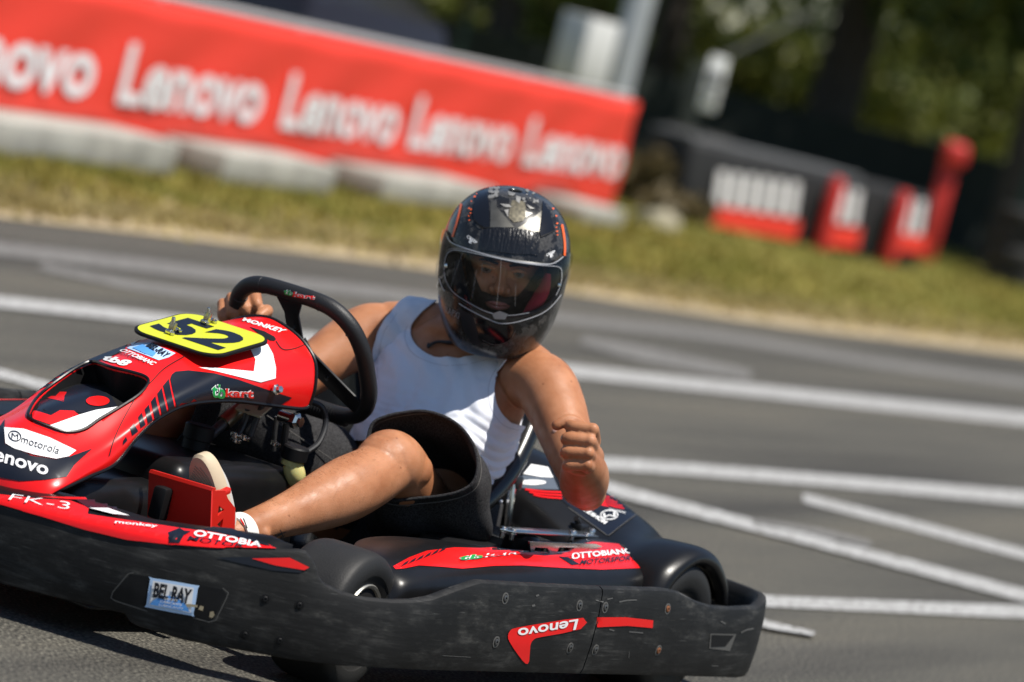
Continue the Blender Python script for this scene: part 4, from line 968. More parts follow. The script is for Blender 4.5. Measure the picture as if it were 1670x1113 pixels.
# nose, front
sticker('pale_blue_label', c1((640, 398), (690, 372), (760, 372), (885, 424), (850, 445), (800, 460), (740, 436)), N_, M_lblue, nose)
sticker('blue_dome', c1((668, 398), (720, 382), (770, 402), (785, 428), (770, 442), (730, 428)), N_, M_blue, nose, off=.0022)
lettering('BEL-RAY', c1((735, 392), (830, 450), (862, 430), (775, 375)), N_, M_navy, nose, off=.0032, bold=.03)
lettering('OTTOBIANC', c1((598, 412), (765, 486), (792, 474), (632, 404)), N_, M_wst, nose, bold=.03)
lettering('MOTORSPORT', c1((590, 424), (740, 480), (752, 474), (604, 418)), N_, M_navy, nose)
lettering('tb8', c1((508, 456), (625, 492), (676, 468), (548, 434)), N_, M_wst, nose, bold=.05)
sticker('navy_field', c1((-60, 780), (0, 792), (25, 757), (23, 880), (160, 940), (280, 960), (350, 945), (466, 904), (375, 985), (335, 1046), (230, 1062), (100, 1068), (0, 1050), (-60, 1040)), N_, M_navy, nose)
sticker('white_field', c1((22, 800), (120, 808), (250, 852), (383, 916), (345, 946), (282, 958), (170, 936), (70, 905), (28, 880)), N_, M_wst, nose, off=.0024)
lettering('motorola', c1((104, 878), (290, 938), (304, 902), (112, 842)), N_, M_navy, nose, off=.0036)
stroke('emblem_ring', [(75 / 3.0926 + 9.5 * math.cos(t * .3142), 440 + 846 / 3.0926 + 7.8 * math.sin(t * .3142) + 1.5 * math.cos(t * .3142)) for t in range(21)], 1.6, N_, M_navy, nose, off=.0036)
lettering('M', c1((58, 856), (90, 864), (92, 838), (60, 830)), N_, M_navy, nose, off=.0036)
lettering('Lenovo', c1((-82, 948), (236, 1043), (252, 980), (-70, 880)), N_, M_wst, nose, off=.0024, bold=.02)
# print in the duct
D_ = [duct_floor]
sticker('red_print', c1((205, 655), (300, 560), (400, 500), (438, 506), (418, 580), (350, 600), (326, 640), (322, 668), (240, 650)), D_, M_redst, duct_floor)
sticker('navy_print', c1((160, 705), (230, 645), (322, 662), (330, 612), (380, 584), (440, 580), (560, 640), (590, 690), (450, 730), (380, 720), (300, 712), (250, 740)), D_, M_navy, duct_floor, off=.0010)
sticker('red_dot', [(490 / 3.0926 + 19 * math.cos(t * .262), 440 + 667 / 3.0926 + 8 * math.sin(t * .262)) for t in range(24)], D_, M_redst, duct_floor, off=.0026, cell=4)
sticker('red_print', c1((158, 708), (255, 740), (300, 714), (370, 716), (396, 738), (270, 792), (165, 756)), D_, M_redst, duct_floor, off=.0022)
sticker('white_print', c1((243, 792), (400, 735), (480, 712), (590, 695), (500, 752), (420, 806), (330, 822)), D_, M_wst, duct_floor, off=.0024)
# bumper top panel
T_ = [top_panel[1], bump_f[1]]; tp = top_panel[1]
sticker('red_field', c2((-120, 215), (0, 229), (180, 250), (330, 258), (420, 292), (415, 322), (560, 345), (700, 365), (850, 388), (930, 399), (1010, 398), (1150, 430), (1280, 466), (1310, 484), (1000, 476), (800, 460), (600, 438), (400, 390), (200, 328), (0, 272), (-120, 240)), T_, M_redst, tp, off=.003, cell=5)
sticker('red_field', c2((180, 240), (330, 242), (535, 246), (430, 256), (330, 252)), T_, M_redst, tp, off=.003, cell=5)
sticker('navy_field', c2((355, 254), (540, 258), (600, 300), (520, 310), (415, 294)), T_, M_navy, tp, off=.0036, cell=5)
sticker('white_wedge', c2((420, 297), (510, 298), (612, 334), (530, 325)), T_, M_wst, tp, off=.0046, cell=5)
sticker('navy_field', c2((955, 398), (1010, 386), (1100, 394), (1180, 428), (1300, 478), (1230, 462), (1140, 436), (1040, 414)), T_, M_navy, tp, off=.0042, cell=5)
sticker('navy_print', c2((795, 412), (850, 391), (872, 404), (905, 407), (872, 425), (852, 455), (802, 453)), T_, M_navy, tp, off=.0042, cell=5)
lettering('FK-3', c2((40, 258), (326, 306), (334, 272), (60, 232)), T_, M_wst, tp, bold=-.012, off=.005)
lettering('monkey', c2((540, 374), (742, 394), (748, 378), (548, 356)), T_, M_wst, tp, off=.005, bold=.02)
lettering('OTTOBIA', c2((912, 430), (1236, 484), (1246, 458), (926, 402)), T_, M_wst, tp, off=.0055, bold=.03)
lettering('MOTOR', c2((886, 448), (1150, 484), (1160, 468), (898, 430)), T_, M_navy, tp, off=.0048, bold=.01)
stroke('panel_joint', c2((400, 388), (435, 360), (480, 348)), 1.0, T_, M_blk_m, tp)
# bumper side
sticker('navy_flash', c2((1022, 522), (1190, 518), (1380, 520), (1452, 574), (1420, 594), (1300, 584), (1150, 552)), BUM, M_navy, bump_f[1])
sticker('red_flash', c2((1192, 526), (1372, 522), (1464, 568), (1440, 581), (1300, 558)), BUM, M_redst, bump_f[1], off=.0022)
M_edge = mat('worn_edge_plastic', (0.075, 0.073, 0.068), 0.6)
stroke('recess_edge', c2((700, 776), (548, 726), (527, 712), (536, 684), (610, 597), (635, 593), (1055, 665), (1082, 688), (1072, 715), (1022, 818), (990, 826), (915, 806)), 1.7, BUM, M_edge, bump_f[1], smooth=0)
sticker('recess_panel', c2((555, 722), (538, 708), (546, 684), (615, 604), (640, 602), (1050, 672), (1070, 692), (1014, 808), (985, 816)), BUM, M_blk_m, bump_f[1], off=.0008)
sticker('pale_blue_label', spoly(c2((722, 618), (926, 652), (938, 668), (917, 788), (905, 796), (705, 758), (695, 742), (713, 624)), 2), BUM, M_lblue, bump_f[1], off=.002, cell=4)
sticker('white_field', c2((727, 630), (920, 664), (905, 782), (708, 744)), BUM, M_wst, bump_f[1], off=.0036, cell=4)
sticker('blue_dome', c2((712, 742), (730, 722), (770, 704), (805, 702), (845, 712), (878, 738), (902, 778)), BUM, M_blue, bump_f[1], off=.005, cell=4)
lettering('BEL RAY', c2((726, 708), (898, 742), (914, 672), (738, 638)), BUM, M_navy, bump_f[1], off=.0056, bold=.045)
for dy, w in ((0, 30), (16, 50), (32, 56)):
    lettering('LUBRICANTS', c2((812 - w, 724 + dy - w * .17), (812 + w, 724 + dy + w * .17), (814 + w, 714 + dy + w * .17), (814 - w, 714 + dy - w * .17)), BUM, M_wst, bump_f[1], off=.0064, bold=.01)
sticker('red_flag', spoly(c6((1207, 549), (1194, 606), (1000, 645), (958, 658), (940, 690), (934, 768), (916, 780), (880, 738), (836, 672), (827, 640), (840, 612), (872, 599), (1000, 577)), 2), BUM, M_redst, bump_f[1], off=.0014)
lettering('Lenovo', c6((1180, 553), (872, 603), (880, 655), (1166, 608)), BUM, M_wst, bump_f[1], off=.0026, bold=.02)
sticker('red_bar', spoly(c6((1276, 547), (1420, 546), (1560, 562), (1557, 601), (1430, 590), (1278, 597)), 1), BUM, M_redst, bump_r[1], off=.0014)
tree_b = bvh(BUM)
def screw(px_, py_, m, par, r=.0062, hole=False):
    d = kray(px_, py_); h = tree_b.ray_cast(KEYE, d); p, n = h[0], h[1]
    if n.dot(d) > 0: n = -n
    b = MB(); b.lathe(p - n * .001, n, [(0, 0), (r * 1.75, 0), (r * 1.75, .0016), (r * 1.25, .0018), (r * 1.2, .0008), (0, .0008)], 22); o = b.build('screw_washer', M_edge if not hole else M_blk_m, par)
    b = MB(); b.lathe(p, n, [(0, -.001), (r, -.001), (r, .0022), (r * .8, .003), (r * .42, .003), (r * .40, .0012), (0, .0012)], 20); b.build('screw', m, o)
    b = MB(); b.lathe(p, n, [(0, 0), (r * .40, 0), (r * .40, .0016), (0, .0016)], 6); b.build('hex_socket', M_blk_m, o)
for x, y, m, par in ((816, 452, M_steel, 0), (1190, 488, M_steel, 0), (1320, 498, M_steel, 1), (1635, 505, M_rust, 1), (770, 672, M_steel, 0), (1142, 703, M_steel, 0), (1270, 712, M_steel, 1), (1588, 715, M_rust, 1)):
    q = c6((x, y))[0]; screw(q[0], q[1], m, (bump_r if par else bump_f)[1])
for x, y in ((1256, 718), (1418, 748), (1160, 887), (1325, 915)):
    q = c2((x, y))[0]; screw(q[0], q[1], M_blk_m, bump_f[1], .005, True)
sticker('slot_rim', c7((862, 847), (1002, 850), (968, 942), (855, 928)), BUM, M_edge, bump_r[1])
sticker('slot', c7((868, 853), (988, 857), (942, 916), (864, 920)), BUM, M_blk_m, bump_r[1], off=.002)
# scrapes in the plastic
M_scrape = mat('pale_scrape', (0.075, 0.074, 0.07), 0.7)
for q, w in ((((1390, 470), (1430, 462), (1478, 460)), 2.2), (((1270, 460), (1310, 470)), 2.0), (((950, 490), (965, 486)), 3.5), (((1340, 608), (1365, 615)), 2.2), (((1440, 620), (1510, 626)), 2.0), (((500, 740), (640, 748)), .9), (((970, 440), (985, 434)), 3)):
    stroke('scrape', c6(*q), w, BUM, M_scrape, bump_f[1], off=.0008, smooth=3)
for q, w in (((((1030, 840), (1060, 825), (1098, 818))), 2.2), ((880, 745), (870, 770)), ) if False else ((((1030, 842), (1060, 827), (1098, 820)), 2.4), (((920, 780), (945, 795)), 2.2), (((300, 660), (330, 655)), 2), (((870, 1022), (905, 1024)), 1.6), (((420, 945), (418, 980)), 1)):
    stroke('scrape', c7(*q), w, BUM, M_scrape, bump_r[1], off=.0008, smooth=3)
M_mud = mat('dried_mud', (0.30, 0.25, 0.16), 0.9)
for q in (((940, 765), (950, 748), (966, 752), (962, 772)), ((992, 800), (996, 776), (1012, 775), (1018, 792), (1005, 806)), ((860, 742), (900, 740), (938, 746), (936, 756), (880, 752))):
    sticker('mud_spot', c2(*q), BUM, M_mud, bump_f[1], off=.0045, cell=3)
# left pod
P_ = [pod[1]]
sticker('red_field', c6((250, 292), (330, 248), (420, 214), (560, 197), (690, 200), (760, 196), (1000, 205), (1150, 190), (1260, 168), (1400, 180), (1540, 218), (1612, 262), (1600, 282), (1500, 300), (1300, 309), (1100, 300), (900, 288), (760, 290), (600, 304), (480, 294), (380, 288), (300, 304), (262, 306)), P_, M_redst, pod[1], off=.001, cell=4)
for k in range(6):
    x = 285 + k * 38; y = 284 - k * 14
    sticker('black_bar', c6((x, y + 14), (x + 20, y - 6), (x + 46, y - 22), (x + 36, y - 4)), P_, M_navy, pod[1], off=.002, cell=4)
tbkart(c6((572, 270), (700, 258), (706, 236), (592, 244)), c6((694, 254), (900, 232), (912, 214), (704, 234)), P_, pod[1], .0032)
lettering('OTTOBIANC', c6((1140, 256), (1458, 232), (1440, 206), (1150, 232)), P_, M_wst, pod[1], off=.0036, bold=.03)
lettering('MOTORSPORT', c6((1188, 290), (1470, 264), (1474, 240), (1196, 262)), P_, M_navy, pod[1], off=.0036, bold=.01)
sticker('navy_print', c6((1080, 242), (1130, 246), (1190, 284), (1150, 288)), P_, M_navy, pod[1], off=.002)
# rear body
Q_ = [rear]
sticker('navy_field', c7((40, 110), (95, 140), (250, 148), (478, 187), (308, 316), (235, 270), (165, 215)), Q_, M_navy, rear)
sticker('red_field', c7((285, 42), (345, 62), (425, 132), (512, 180), (470, 187), (250, 148), (262, 100)), Q_, M_redst, rear)
for k in range(5):
    stroke('navy_line', c7((276 + 4 * k, 88 + k * 14), (350, 116 + k * 13), (446 + k * 8, 150 + k * 8)), 1.1, Q_, M_navy, rear, off=.0022)
sticker('pale_field', c8((240, 700), (282, 648), (372, 664), (400, 720), (330, 716)), Q_, M_wst, rear)
sticker('grey_field', c8((196, 770), (240, 706), (330, 718), (402, 722), (430, 784), (300, 782)), Q_, mat('slate_sticker', (.09, .11, .14), .35), rear)
sticker('white_disc', [(780 + (290 + 72 * math.cos(t * .262)) / 3.275, 560 + (748 + 14 * math.sin(t * .262)) / 3.275) for t in range(24)], Q_, M_wst, rear, off=.0024, cell=4)
for k in range(3): stroke('red_line', c8((250 + 22 * k, 784 + 14 * k), (350, 796 + 14 * k), (446, 800 + 16 * k)), 2.6, Q_, M_redst, rear, off=.002)
lettering('MONKEY', c8((672, 972), (552, 896), (572, 884), (690, 958)), Q_, M_wst, rear, off=.0026, bold=.03)
stroke('emblem_ring', [(780 + (697 + 45 * math.cos(t * .3142)) / 3.275, 560 + (922 + 24 * math.sin(t * .3142)) / 3.275) for t in range(21)], 1.4, Q_, M_wst, rear, off=.0026)
lettering('M', c8((728, 908), (664, 914), (668, 936), (730, 932)), Q_, M_wst, rear, off=.0026)
lettering('motorola', c8((784, 905), (696, 886), (694, 896), (778, 920)), Q_, M_wst, rear, off=.0026)
stroke('sticker_edge', c8((690, 1032), (480, 880)), .8, Q_, M_edge, rear, off=.002, smooth=8)
stroke('sticker_edge', c7((478, 187), (400, 245), (308, 318)), .9, Q_, M_edge, rear, off=.002, smooth=6)

# the same print on the far side of the kart
def mirror_print(src, dst, names):
    for o in list(src.children):
        if o.name.split('.')[0] in names:
            b = MB(); b.add([Vector((v.co.x, -v.co.y, v.co.z)) for v in o.data.vertices], [tuple(reversed(p.vertices)) for p in o.data.polygons]); b.build(o.name.split('.')[0], o.data.materials[0], dst, sharp=60)
mirror_print(nose, nose, ('navy_panel', 'navy_bar', 'white_flash'))
mirror_print(tp, top_panel[-1], ('red_field', 'white_wedge', 'navy_field'))
mirror_print(pod[1], pod[-1], ('red_field',))
# ================================================================== THE DRIVER
def m_skin():
    m = mat('tanned_skin', (0.36, 0.16, 0.08), 0.46, spec=0.31, sss=0.12, bump=0.30, bscale=420); n = m.node_tree.nodes; l = m.node_tree.links; b = n['Principled BSDF']
    tc = n.new('ShaderNodeTexCoord'); a = n.new('ShaderNodeTexNoise'); a.inputs['Scale'].default_value = 16; a.inputs['Detail'].default_value = 6; l.new(tc.outputs['Object'], a.inputs['Vector'])
    r1 = ramp(n, [(0.3, (0.30, 0.115, 0.050)), (0.52, (0.40, 0.172, 0.083)), (0.74, (0.47, 0.215, 0.115))]); l.new(a.outputs['Fac'], r1.inputs[0])
    v = n.new('ShaderNodeTexVoronoi'); v.inputs['Scale'].default_value = 26; l.new(tc.outputs['Object'], v.inputs['Vector'])
    r2 = ramp(n, [(0.045, (0.30, 0.20, 0.16)), (0.075, (1, 1, 1))]); l.new(v.outputs['Distance'], r2.inputs[0])
    mx = n.new('ShaderNodeMix'); mx.data_type = 'RGBA'; mx.blend_type = 'MULTIPLY'; mx.inputs[0].default_value = 0.55
    rr = n.new('ShaderNodeMapRange'); rr.inputs[1].default_value = .35; rr.inputs[2].default_value = .65; rr.inputs[3].default_value = .36; rr.inputs[4].default_value = .58; a2 = n.new('ShaderNodeTexNoise'); a2.inputs['Scale'].default_value = 55; a2.inputs['Detail'].default_value = 5; l.new(tc.outputs['Object'], a2.inputs['Vector']); l.new(a2.outputs['Fac'], rr.inputs[0]); l.new(rr.outputs[0], b.inputs['Roughness'])
    l.new(r1.outputs[0], mx.inputs[6]); l.new(r2.outputs[0], mx.inputs[7]); l.new(mx.outputs[2], b.inputs['Base Color'])
    return m
M_skin = m_skin()
M_shirt = mat('white_ribbed_cotton', (0.78, 0.80, 0.87), 0.85, spec=0.15, bump=0.22, bscale=900, sheen=0.2)
def m_denim():
    m = mat('black_washed_denim', (0.022, 0.022, 0.023), 0.9, spec=0.12, bump=0.35, bscale=700); n = m.node_tree.nodes; l = m.node_tree.links; b = n['Principled BSDF']
    tc = n.new('ShaderNodeTexCoord'); a = n.new('ShaderNodeTexNoise'); a.inputs['Scale'].default_value = 420; a.inputs['Detail'].default_value = 4; l.new(tc.outputs['Object'], a.inputs['Vector'])
    r1 = ramp(n, [(0.35, (0.009, 0.009, 0.010)), (0.65, (0.055, 0.054, 0.056))]); l.new(a.outputs['Fac'], r1.inputs[0]); l.new(r1.outputs[0], b.inputs['Base Color']); return m
M_denim = m_denim()
M_stitch = mat('grey_stitching', (0.10, 0.095, 0.09), 0.8)
M_sole = mat('beige_rubber_sole', (0.52, 0.42, 0.29), 0.6, spec=0.3, bump=0.15, bscale=300)
M_sole_d = mat('worn_sole_tread', (0.30, 0.23, 0.16), 0.7)
M_shoe = mat('pale_shoe_fabric', (0.45, 0.43, 0.40), 0.8)
M_sock = mat('white_sock', (0.70, 0.68, 0.64), 0.9, bump=0.3, bscale=500)
M_ink = mat('tattoo_ink', (0.055, 0.045, 0.040), 0.5)
M_hair = mat('dark_hair', (0.018, 0.011, 0.008), 0.9, spec=.08)
M_eye = mat('eye_white', (0.22, 0.18, 0.155), 0.3); M_iris = mat('dark_iris', (0.02, 0.012, 0.008), 0.15)
M_nail = mat('fingernail', (0.58, 0.34, 0.25), 0.3)
M_lip = mat('lips', (0.40, 0.13, 0.09), 0.5)

SEAT0 = Vector((-.38, .10, .08))
person = thing('person', 'driver in white tank top, dark shorts and full-face helmet, left fist raised', 'person', M=KM @ Matrix.Translation(SEAT0))
OFF[person.name] = SEAT0.copy()

# frames: head (and helmet) and the raised fist
K3 = KI.to_3x3()
def kd(v): return (K3 @ v).normalized()
HC = U(821, 437, 0, -.335)
view = (KEYE - HC).normalized(); t_ = R(8.8)
h_up = kd(IU * math.cos(t_) + IR * math.sin(t_)); h_up = (h_up - view * h_up.dot(view)).normalized()
p_ = R(13); HZ = view * math.cos(p_) - h_up * math.sin(p_); HY = h_up * math.cos(p_) + view * math.sin(p_); HX = HY.cross(HZ)
if HX.dot(kd(IR)) < 0: HX = -HX
def HP(x, y, z): return HC + HX * x + HY * y + HZ * z

B = MB()
def ball(c, rx, ry=None, rz=None, ax=None, n=16):
    ry = ry or rx; rz = rz or rx; X, Y, Z = ax or (Vector((1, 0, 0)), Vector((0, 1, 0)), Vector((0, 0, 1))); c = Vector(c)
    rows = [[c + X * (rx * math.sin(math.pi * max(.02, min(.98, i / n))) * math.cos(6.2832 * j / (2 * n))) + Y * (ry * math.sin(math.pi * max(.02, min(.98, i / n))) * math.sin(6.2832 * j / (2 * n))) + Z * (rz * math.cos(math.pi * max(.02, min(.98, i / n)))) for j in range(2 * n)] for i in range(n + 1)]
    B.grid(rows, cu=True, cap0=True, cap1=True)
def limb(pts, n=36, smooth=6):
    P = [p[:3] for p in pts]; rr = [p[3] for p in pts]
    B.tube(P, rr, n, smooth=smooth); ball(P[0], rr[0] * .98, n=10); ball(P[-1], rr[-1] * .98, n=10)
def torso(secs):
    rows = []
    for s in crom([tuple(v for q in s for v in (q if hasattr(q, '__len__') else (q,))) for s in secs], 6):
        c = Vector(s[:3]); a, d = s[3], s[4]; u = Vector((s[5], 1, s[6])).normalized(); w = Vector((1, -s[5], 0)).normalized()
        rows.append(ring(c, u, w, a, d, 48, 2.35))
    B.grid(rows, cu=True, cap0=True, cap1=True)
# trunk: centre, half width, half depth, lean of the shoulder line
torso([((-.35, .112, .09), .165, .12, .12, 0), ((-.345, .115, .17), .168, .118, .14, 0), ((-.330, .120, .26), .156, .122, .17, 0), ((-.330, .119, .34), .150, .128, .19, -.02), ((-.350, .113, .43), .166, .116, .19, -.02), ((-.370, .108, .49), .176, .106, .16, 0), ((-.385, .105, .535), .171, .092, .12, 0), ((-.392, .106, .570), .140, .076, .06, 0), ((-.384, .112, .597), .098, .070, 0, 0), ((-.385, .115, .620), .070, .062, 0, 0)])
limb([(-.385, .113, .57, .066), (-.380, .120, .62, .058), (-.365, .138, .665, .056), (-.350, .150, .70, .058)])
limb([(-.39, .11, .60, .045), (-.385, .20, .585, .048), (-.362, .285, .562, .052)]); limb([(-.39, .11, .60, .045), (-.39, .0, .585, .048), (-.375, -.075, .560, .052)])
# left arm, hanging out and bent up towards the camera
EL = Vector((-.232, .536, .393)); FI = Vector((-.035, .617, .474))
limb([(-.350, .285, .548, .060), (-.338, .335, .543, .0625), (-.318, .385, .510, .0585), (-.290, .435, .470, .0525), (-.262, .485, .432, .0470), (EL.x - .004, EL.y - .006, EL.z + .012, .0435)])
ball(EL + Vector((-.012, .006, -.012)), .036)
limb([(EL.x, EL.y, EL.z, .0445), (-.195, .556, .404, .0475), (-.150, .578, .423, .0465), (-.105, .598, .441, .0400), (-.068, .609, .458, .0320)])
# right arm, reaching to the wheel
RH = sw(-.1515, .052)
limb([(-.372, -.062, .548, .058), (-.350, -.098, .540, .0605), (-.305, -.118, .505, .057), (-.235, -.138, .445, .050), (-.165, -.155, .388, .044)])
limb([(-.165, -.155, .388, .043), (-.115, -.160, .415, .0455), (-.05, -.160, .465, .037), (-.005, -.157, .505, .030), (RH.x - .035, RH.y - .012, RH.z - .01, .029)])
# legs
limb([(-.36, .165, .175, .095), (-.22, .205, .228, .084), (-.08, .245, .300, .066), (.01, .266, .346, .060), (.052, .273, .357, .060), (.075, .274, .352, .056)])
ball((.058, .276, .372), .045); ball((.070, .283, .388), .026, .030, .024); ball((.085, .286, .358), .022, .024, .022); ball((-.005, .300, .348), .040, .030, .034); ball((.015, .238, .352), .034, .026, .032)
limb([(.10, .282, .345, .030), (.20, .279, .304, .026), (.32, .268, .252, .022), (.42, .256, .217, .020)])
ball((.425, .284, .205), .013, .012, .014)
limb([(.055, .273, .350, .057), (.10, .276, .327, .0575), (.17, .276, .300, .0610), (.235, .272, .274, .0560), (.31, .265, .246, .0440), (.38, .259, .224, .0355), (.425, .255, .208, .0335), (.45, .252, .195, .036)])
ball((.16, .262, .290), .062, .052, .052)
limb([(.44, .252, .20, .036), (.472, .249, .190, .034)])
ball((.448, .25, .178), .034)
limb([(-.36, .035, .175, .095), (-.2, -.03, .24, .088), (-.02, -.10, .33, .072), (.08, -.14, .365, .060)])
limb([(.08, -.14, .365, .058), (.2, -.15, .31, .058), (.34, -.15, .22, .042), (.46, -.15, .15, .036), (.56, -.15, .16, .034)])
# head and face
ball(HP(0, .018, -.012), .076, .105, .094, (HX, HY, HZ)); ball(HP(0, -.035, .022), .062, .070, .068, (HX, HY, HZ)); ball(HP(0, -.082, .058), .030, .022, .026, (HX, HY, HZ))
ball(HP(-.040, -.022, .058), .026, .026, .024, (HX, HY, HZ)); ball(HP(.040, -.022, .058), .026, .026, .024, (HX, HY, HZ)); ball(HP(0, .030, .070), .050, .014, .016, (HX, HY, HZ))
limb([(*HP(0, .020, .078), .0085), (*HP(0, -.004, .092), .0095), (*HP(0, -.020, .103), .0125)]); ball(HP(-.013, -.025, .090), .010); ball(HP(.013, -.025, .090), .010)
ball(HP(0, -.050, .082), .024, .008, .011, (HX, HY, HZ)); ball(HP(0, -.060, .080), .021, .008, .011, (HX, HY, HZ))
for s in (-1, 1): ball(HP(s * .078, .0, -.012), .010, .030, .018, (HX, HY, HZ))
# hands
def hand_axes(f, u):
    f = f.normalized(); u = (u - f * u.dot(f)).normalized(); return f, u, f.cross(u)
def fist(c, f, u, lsign, sc=1.0, curl=1.0, thumb=True):
    """f: along the forearm, u: thumb side, l: palm side; c: middle of the knuckle row's plane"""
    f, u, l = hand_axes(f, u); l = l * lsign
    tops = []
    for i, (off, ln, r, fwd) in enumerate(((.0345, .038, .0122, .002), (.0120, .040, .0126, .006), (-.0105, .038, .0120, .004), (-.0315, .033, .0110, -.003))):
        m = c + u * off * sc - l * .018 * sc + f * fwd * sc; p = m + l * ln * sc + f * .004 * sc - u * (.002 * i) * sc; d = p - f * .030 * sc - l * .004 * sc; t = d - l * .020 * sc - f * .006 * sc
        kn = (c - f * .060 * sc + u * off * .72 * sc - l * .010 * sc)
        limb([(*kn, .0125 * sc), (*(m - f * .012 * sc), .0128 * sc), (*m, r * 1.06 * sc)], 14, 4)
        limb([(*m, r * 1.05 * sc), (*(m * .5 + p * .5 + f * .0015 * sc), r * 1.01 * sc), (*p, r * 1.0 * sc), (*(p * .5 + d * .5 + l * .002 * sc), r * .9 * sc), (*d, r * .9 * sc), (*t, r * .82 * sc)], 14, 4)
        tops.append((m, p)); ball(m + f * .0012 * sc - l * .0030 * sc, r * 1.04 * sc, n=10)
    limb([(*(tops[0][0] * .45 + tops[0][1] * .55 - f * .0024 * sc), .0114 * sc), (*(tops[3][0] * .45 + tops[3][1] * .55 - f * .0024 * sc), .0100 * sc)], 12, 2)
    limb([(*(tops[0][0] * .9 + tops[0][1] * .1 - f * .0012 * sc), .0124 * sc), (*(tops[3][0] * .9 + tops[3][1] * .1 - f * .0012 * sc), .0108 * sc)], 12, 2)
    # palm and heel of the hand
    limb([(*(c - f * .085 * sc), .027 * sc), (*(c - f * .060 * sc + l * .004 * sc), .031 * sc), (*(c - f * .034 * sc + l * .006 * sc + u * .008 * sc), .030 * sc)], 16, 4)
    limb([(*(c - f * .060 * sc - u * .012 * sc), .025 * sc), (*(c - f * .030 * sc - u * .016 * sc + l * .004 * sc), .024 * sc)], 16, 4)
    if thumb:
        limb([(*(c - f * .066 * sc + u * .022 * sc + l * .012 * sc), .019 * sc), (*(c - f * .030 * sc + u * .043 * sc + l * .014 * sc), .0145 * sc), (*(c - f * .008 * sc + u * .049 * sc + l * .030 * sc), .0122 * sc), (*(c + f * .004 * sc + u * .034 * sc + l * .048 * sc), .0105 * sc)], 14, 5)
    return f, u, l, tops
img_l, img_u, img_f = kd(-IR), kd(IU), kd(-_fw)
FF = (img_f * .92 + img_u * .24 - kd(IR) * .26); FU = img_u * .98 + kd(IR) * .12
fc = U(944, 729, 1, .617)
ff, fu, fl, ftops = fist(fc, FF, FU, 1 if FF.normalized().cross(FU).dot(img_l) > 0 else -1, 1.02)
rf = (RH - Vector((-.05, -.157, .465))).normalized()
rim_t = (sw(-.13, .106) - sw(-.151, .04)).normalized()
gc = RH + SN * .012 - rf * .004
fist(gc + rf * .012, rf, rim_t, 1 if rf.cross(rim_t).dot(S1) > 0 else -1, .98, thumb=True)
tmp = B.build('body', M_skin, None)
rm = tmp.modifiers.new('r', 'REMESH'); rm.mode = 'VOXEL'; rm.voxel_size = 0.0026
sm = tmp.modifiers.new('s', 'SMOOTH'); sm.factor = 0.5; sm.iterations = 5
dg = bpy.context.evaluated_depsgraph_get(); me = bpy.data.meshes.new_from_object(tmp.evaluated_get(dg)); bpy.data.objects.remove(tmp)
nv = len(me.vertices); co = np.empty(nv * 3); me.vertices.foreach_get('co', co); co = co.reshape(-1, 3); no = np.empty(nv * 3); me.vertices.foreach_get('normal', no); no = no.reshape(-1, 3)
quads = [tuple(p.vertices) for p in me.polygons]
# broad smoothing of trunk and limbs, hands and face left crisp
ed = np.empty(len(me.edges) * 2, int); me.edges.foreach_get('vertices', ed); ed = ed.reshape(-1, 2); deg = np.bincount(ed.ravel(), minlength=nv).astype(float)
dist = np.minimum(np.minimum(np.linalg.norm(co - np.array(fc - ff * .03), axis=1) - .075, np.linalg.norm(co - np.array(gc), axis=1) - .085), np.linalg.norm(co - np.array(HC), axis=1) - .13)
wgt = np.clip(dist / .04, 0, 1)[:, None] * .6
for it in range(26):
    acc = np.zeros_like(co); np.add.at(acc, ed[:, 0], co[ed[:, 1]]); np.add.at(acc, ed[:, 1], co[ed[:, 0]]); lap = acc / np.maximum(deg, 1)[:, None] - co
    co = co + lap * wgt * (1 if it % 2 == 0 else -.9)
tri_ = np.array([q[:3] for q in quads]); vol = np.einsum('ij,ij->i', co[tri_[:, 0]], np.cross(co[tri_[:, 1]], co[tri_[:, 2]])).sum()
if vol < 0: quads = [tuple(reversed(q)) for q in quads]
me.vertices.foreach_set('co', co.ravel()); me.update()
tri_ = np.array([q[:3] for q in quads]); fnrm = np.cross(co[tri_[:, 1]] - co[tri_[:, 0]], co[tri_[:, 2]] - co[tri_[:, 0]]); no = np.zeros_like(co)
for c_ in range(4): np.add.at(no, np.array([q[c_ % len(q)] for q in quads]), fnrm)
no /= np.maximum(np.linalg.norm(no, axis=1), 1e-12)[:, None]
# pixel position of every vertex, for the cut of the clothes
kr, ku, kf = np.array(K3 @ IR), np.array(K3 @ IU), np.array(K3 @ _fw)
def pixn(c):
    q = c - np.array(KEYE); z = q @ kf
    return np.stack([CX + F_PX * (q @ kr) / z, CY - F_PX * (q @ ku) / z], 1)
bpx = pixn(co); vd = co - np.array(KEYE); vd /= np.linalg.norm(vd, axis=1)[:, None]; facing = -(no * vd).sum(1)
body = MB(); body.v = [Vector(c) for c in co]; body.f = quads; body.mi = [0] * len(quads)
body_o = body.build('body', M_skin, person, sharp=180)
BT = [body_o]

